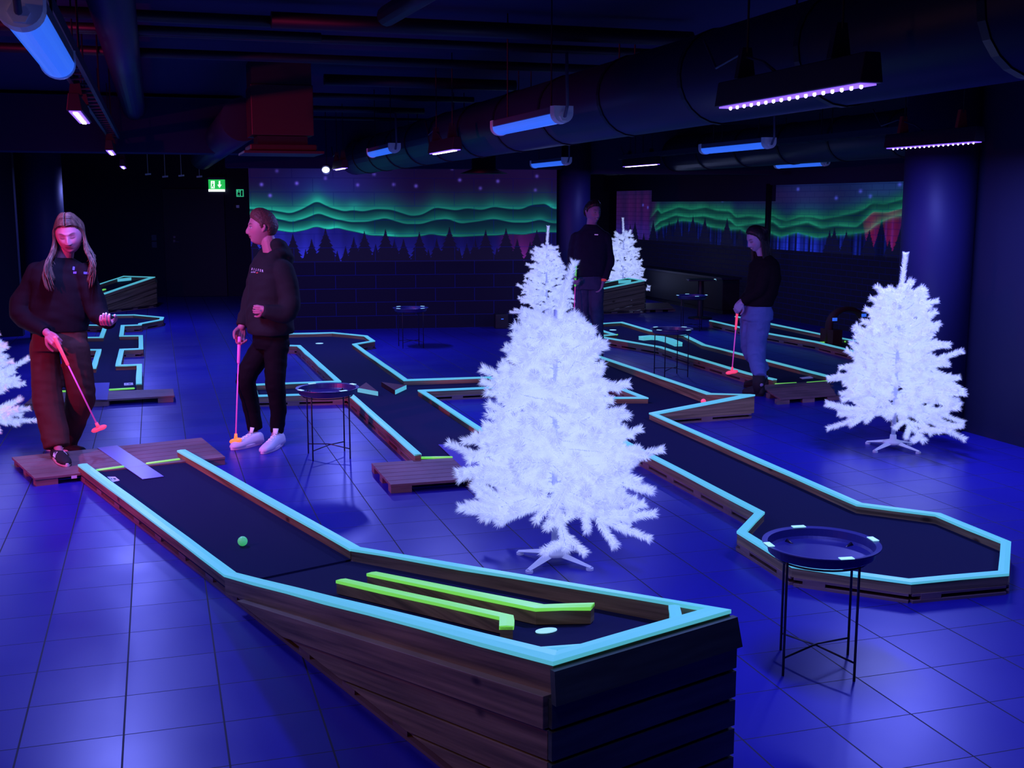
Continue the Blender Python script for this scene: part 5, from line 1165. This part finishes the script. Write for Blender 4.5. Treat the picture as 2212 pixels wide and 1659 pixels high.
# ---- woman with dark hair by the back lanes
Y = 11.5; j = J(Y); fwd = Vector((-.93, -.36, 0)).normalized(); lf = UP.cross(fwd)
P4_ = empty('person', at(1632, 850, 0), 'person with long dark hair, black sweater and pale jeans looking down at a putter', 'person')
H4 = Head(j(1634, 516), (-.84, -.30, -.44), 1.06, 0.0, fem=1)
b = MB(); H4.mesh(b); limb(b, [j(1650, 560), j(1642, 535)], [.052, .05])
torso(b, [(j(1650, 562), .09, .07), (j(1650, 578), .15, .09), (j(1648, 620), .14, .09), (j(1636, 665), .14, .10), (j(1632, 690), .14, .11)], lf)
limb(b, [j(1656, 580, -.12), j(1640, 630, -.15), j(1602, 655, -.08)], [.045, .038, .026]); limb(b, [j(1642, 580, .12), j(1624, 630, .13), j(1600, 652, .04)], [.045, .038, .026])
h1, h2 = at(1650, 856, 0), at(1660, 838, 0); t1, t2 = at(1604, 852, 0), at(1606, 836, 0)
limb(b, [j(1640, 690, -.05), j(1628, 760, -.05), Vector((h1.x - .04, h1.y, .12))], [.07, .045, .034]); limb(b, [j(1628, 690, .06), j(1622, 760, .06), Vector((h2.x - .04, h2.y, .12))], [.07, .045, .034])
hand(b, j(1602, 655, -.08), (-.55, -.1, -.75), (.1, .9, -.1), 1, (50, 60, 35), .98); hand(b, j(1600, 652, .04), (-.5, -.1, -.85), (.1, -.9, -.1), -1, (50, 60, 35), .98)
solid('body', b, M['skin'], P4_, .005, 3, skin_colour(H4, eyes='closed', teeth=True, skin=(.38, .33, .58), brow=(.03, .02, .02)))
s = MB(); torso(s, [(j(1650, 552), .075, .07), (j(1651, 560), .13, .10), (j(1651, 572), .175, .125), (j(1651, 600), .185, .145), (j(1645, 635), .175, .15), (j(1637, 655), .165, .145), (j(1636, 661), .155, .135)], lf)
cut_limb(s, [j(1655, 583, -.11), j(1642, 628, -.16), j(1604, 653, -.08)], [.075, .066, .042]); cut_limb(s, [j(1642, 583, .11), j(1626, 628, .14), j(1602, 650, .04)], [.075, .062, .042])
solid('sweater', s, M['knit'], P4_, .009, 3, post=wrinkle(.014, 6, 121))
s = MB(); torso(s, [(j(1636, 656), .14, .115), (j(1636, 672), .16, .135), (j(1636, 690), .165, .145)], lf)
cut_limb(s, [j(1640, 692, -.05), j(1632, 760, -.06), Vector((h1.x - .04, h1.y, .19))], [.112, .098, .062]); cut_limb(s, [j(1622, 692, .06), j(1620, 760, .08), Vector((h2.x - .05, h2.y, .19))], [.108, .092, .062])
solid('jeans', s, M['ljeans'], P4_, .009, 3, post=wrinkle(.016, 8, 131))
shoe(P4_, h1, t1, .10, .058, 'shoeb', 'soleb', boot=.21, name='boot'); shoe(P4_, h2, t2, .10, .056, 'shoeb', 'soleb', boot=.22, name='boot')
hair_cap(H4, M['hair3'], P4_, hairline([(.10, .095), (.06, .078), (.03, .045), (.01, -.02), (-.015, -.10), (-.1, -.11)]), .012, .006, .003, 8, name='hair_crown')
hb = MB(); rr = random.Random(9)
for sg in (-1, 1):
    for i in range(55):
        q = rr.random(); yb = lerp(.015, -.105, q); y0 = lerp(.07, -.09, q); out = lerp(.088, .03, q ** 1.5) + rr.uniform(0, .008); ln = rr.uniform(.20, .30)
        c0_ = H4.w(sg * .004, y0, .118 * math.sqrt(max(.05, 1 - (y0 / .11) ** 2)) + .008); c1_ = H4.w(sg * .07, yb, .06); c2_ = H4.w(sg * out, yb, -.02); c3_ = c2_ + Vector((.015 * rr.random() + .01, 0, -.10)); c4_ = c2_ + Vector((.03 + .02 * q, 0, -ln))
        cc = catmull([c0_, c1_, c2_, c3_, c4_], 4); n_ = len(cc); hb.tube(cc, [.008 * (1 - .6 * (k / (n_ - 1)) ** 2) for k in range(n_)], 6)
hb.build('hair', M['hair3'], P4_, smooth=True)
putter(j(1594, 658, -.05), j(1581, 804, .05), 'pink putter held by the person with long dark hair', hd=(.9, -.2, .2), gl=.25)
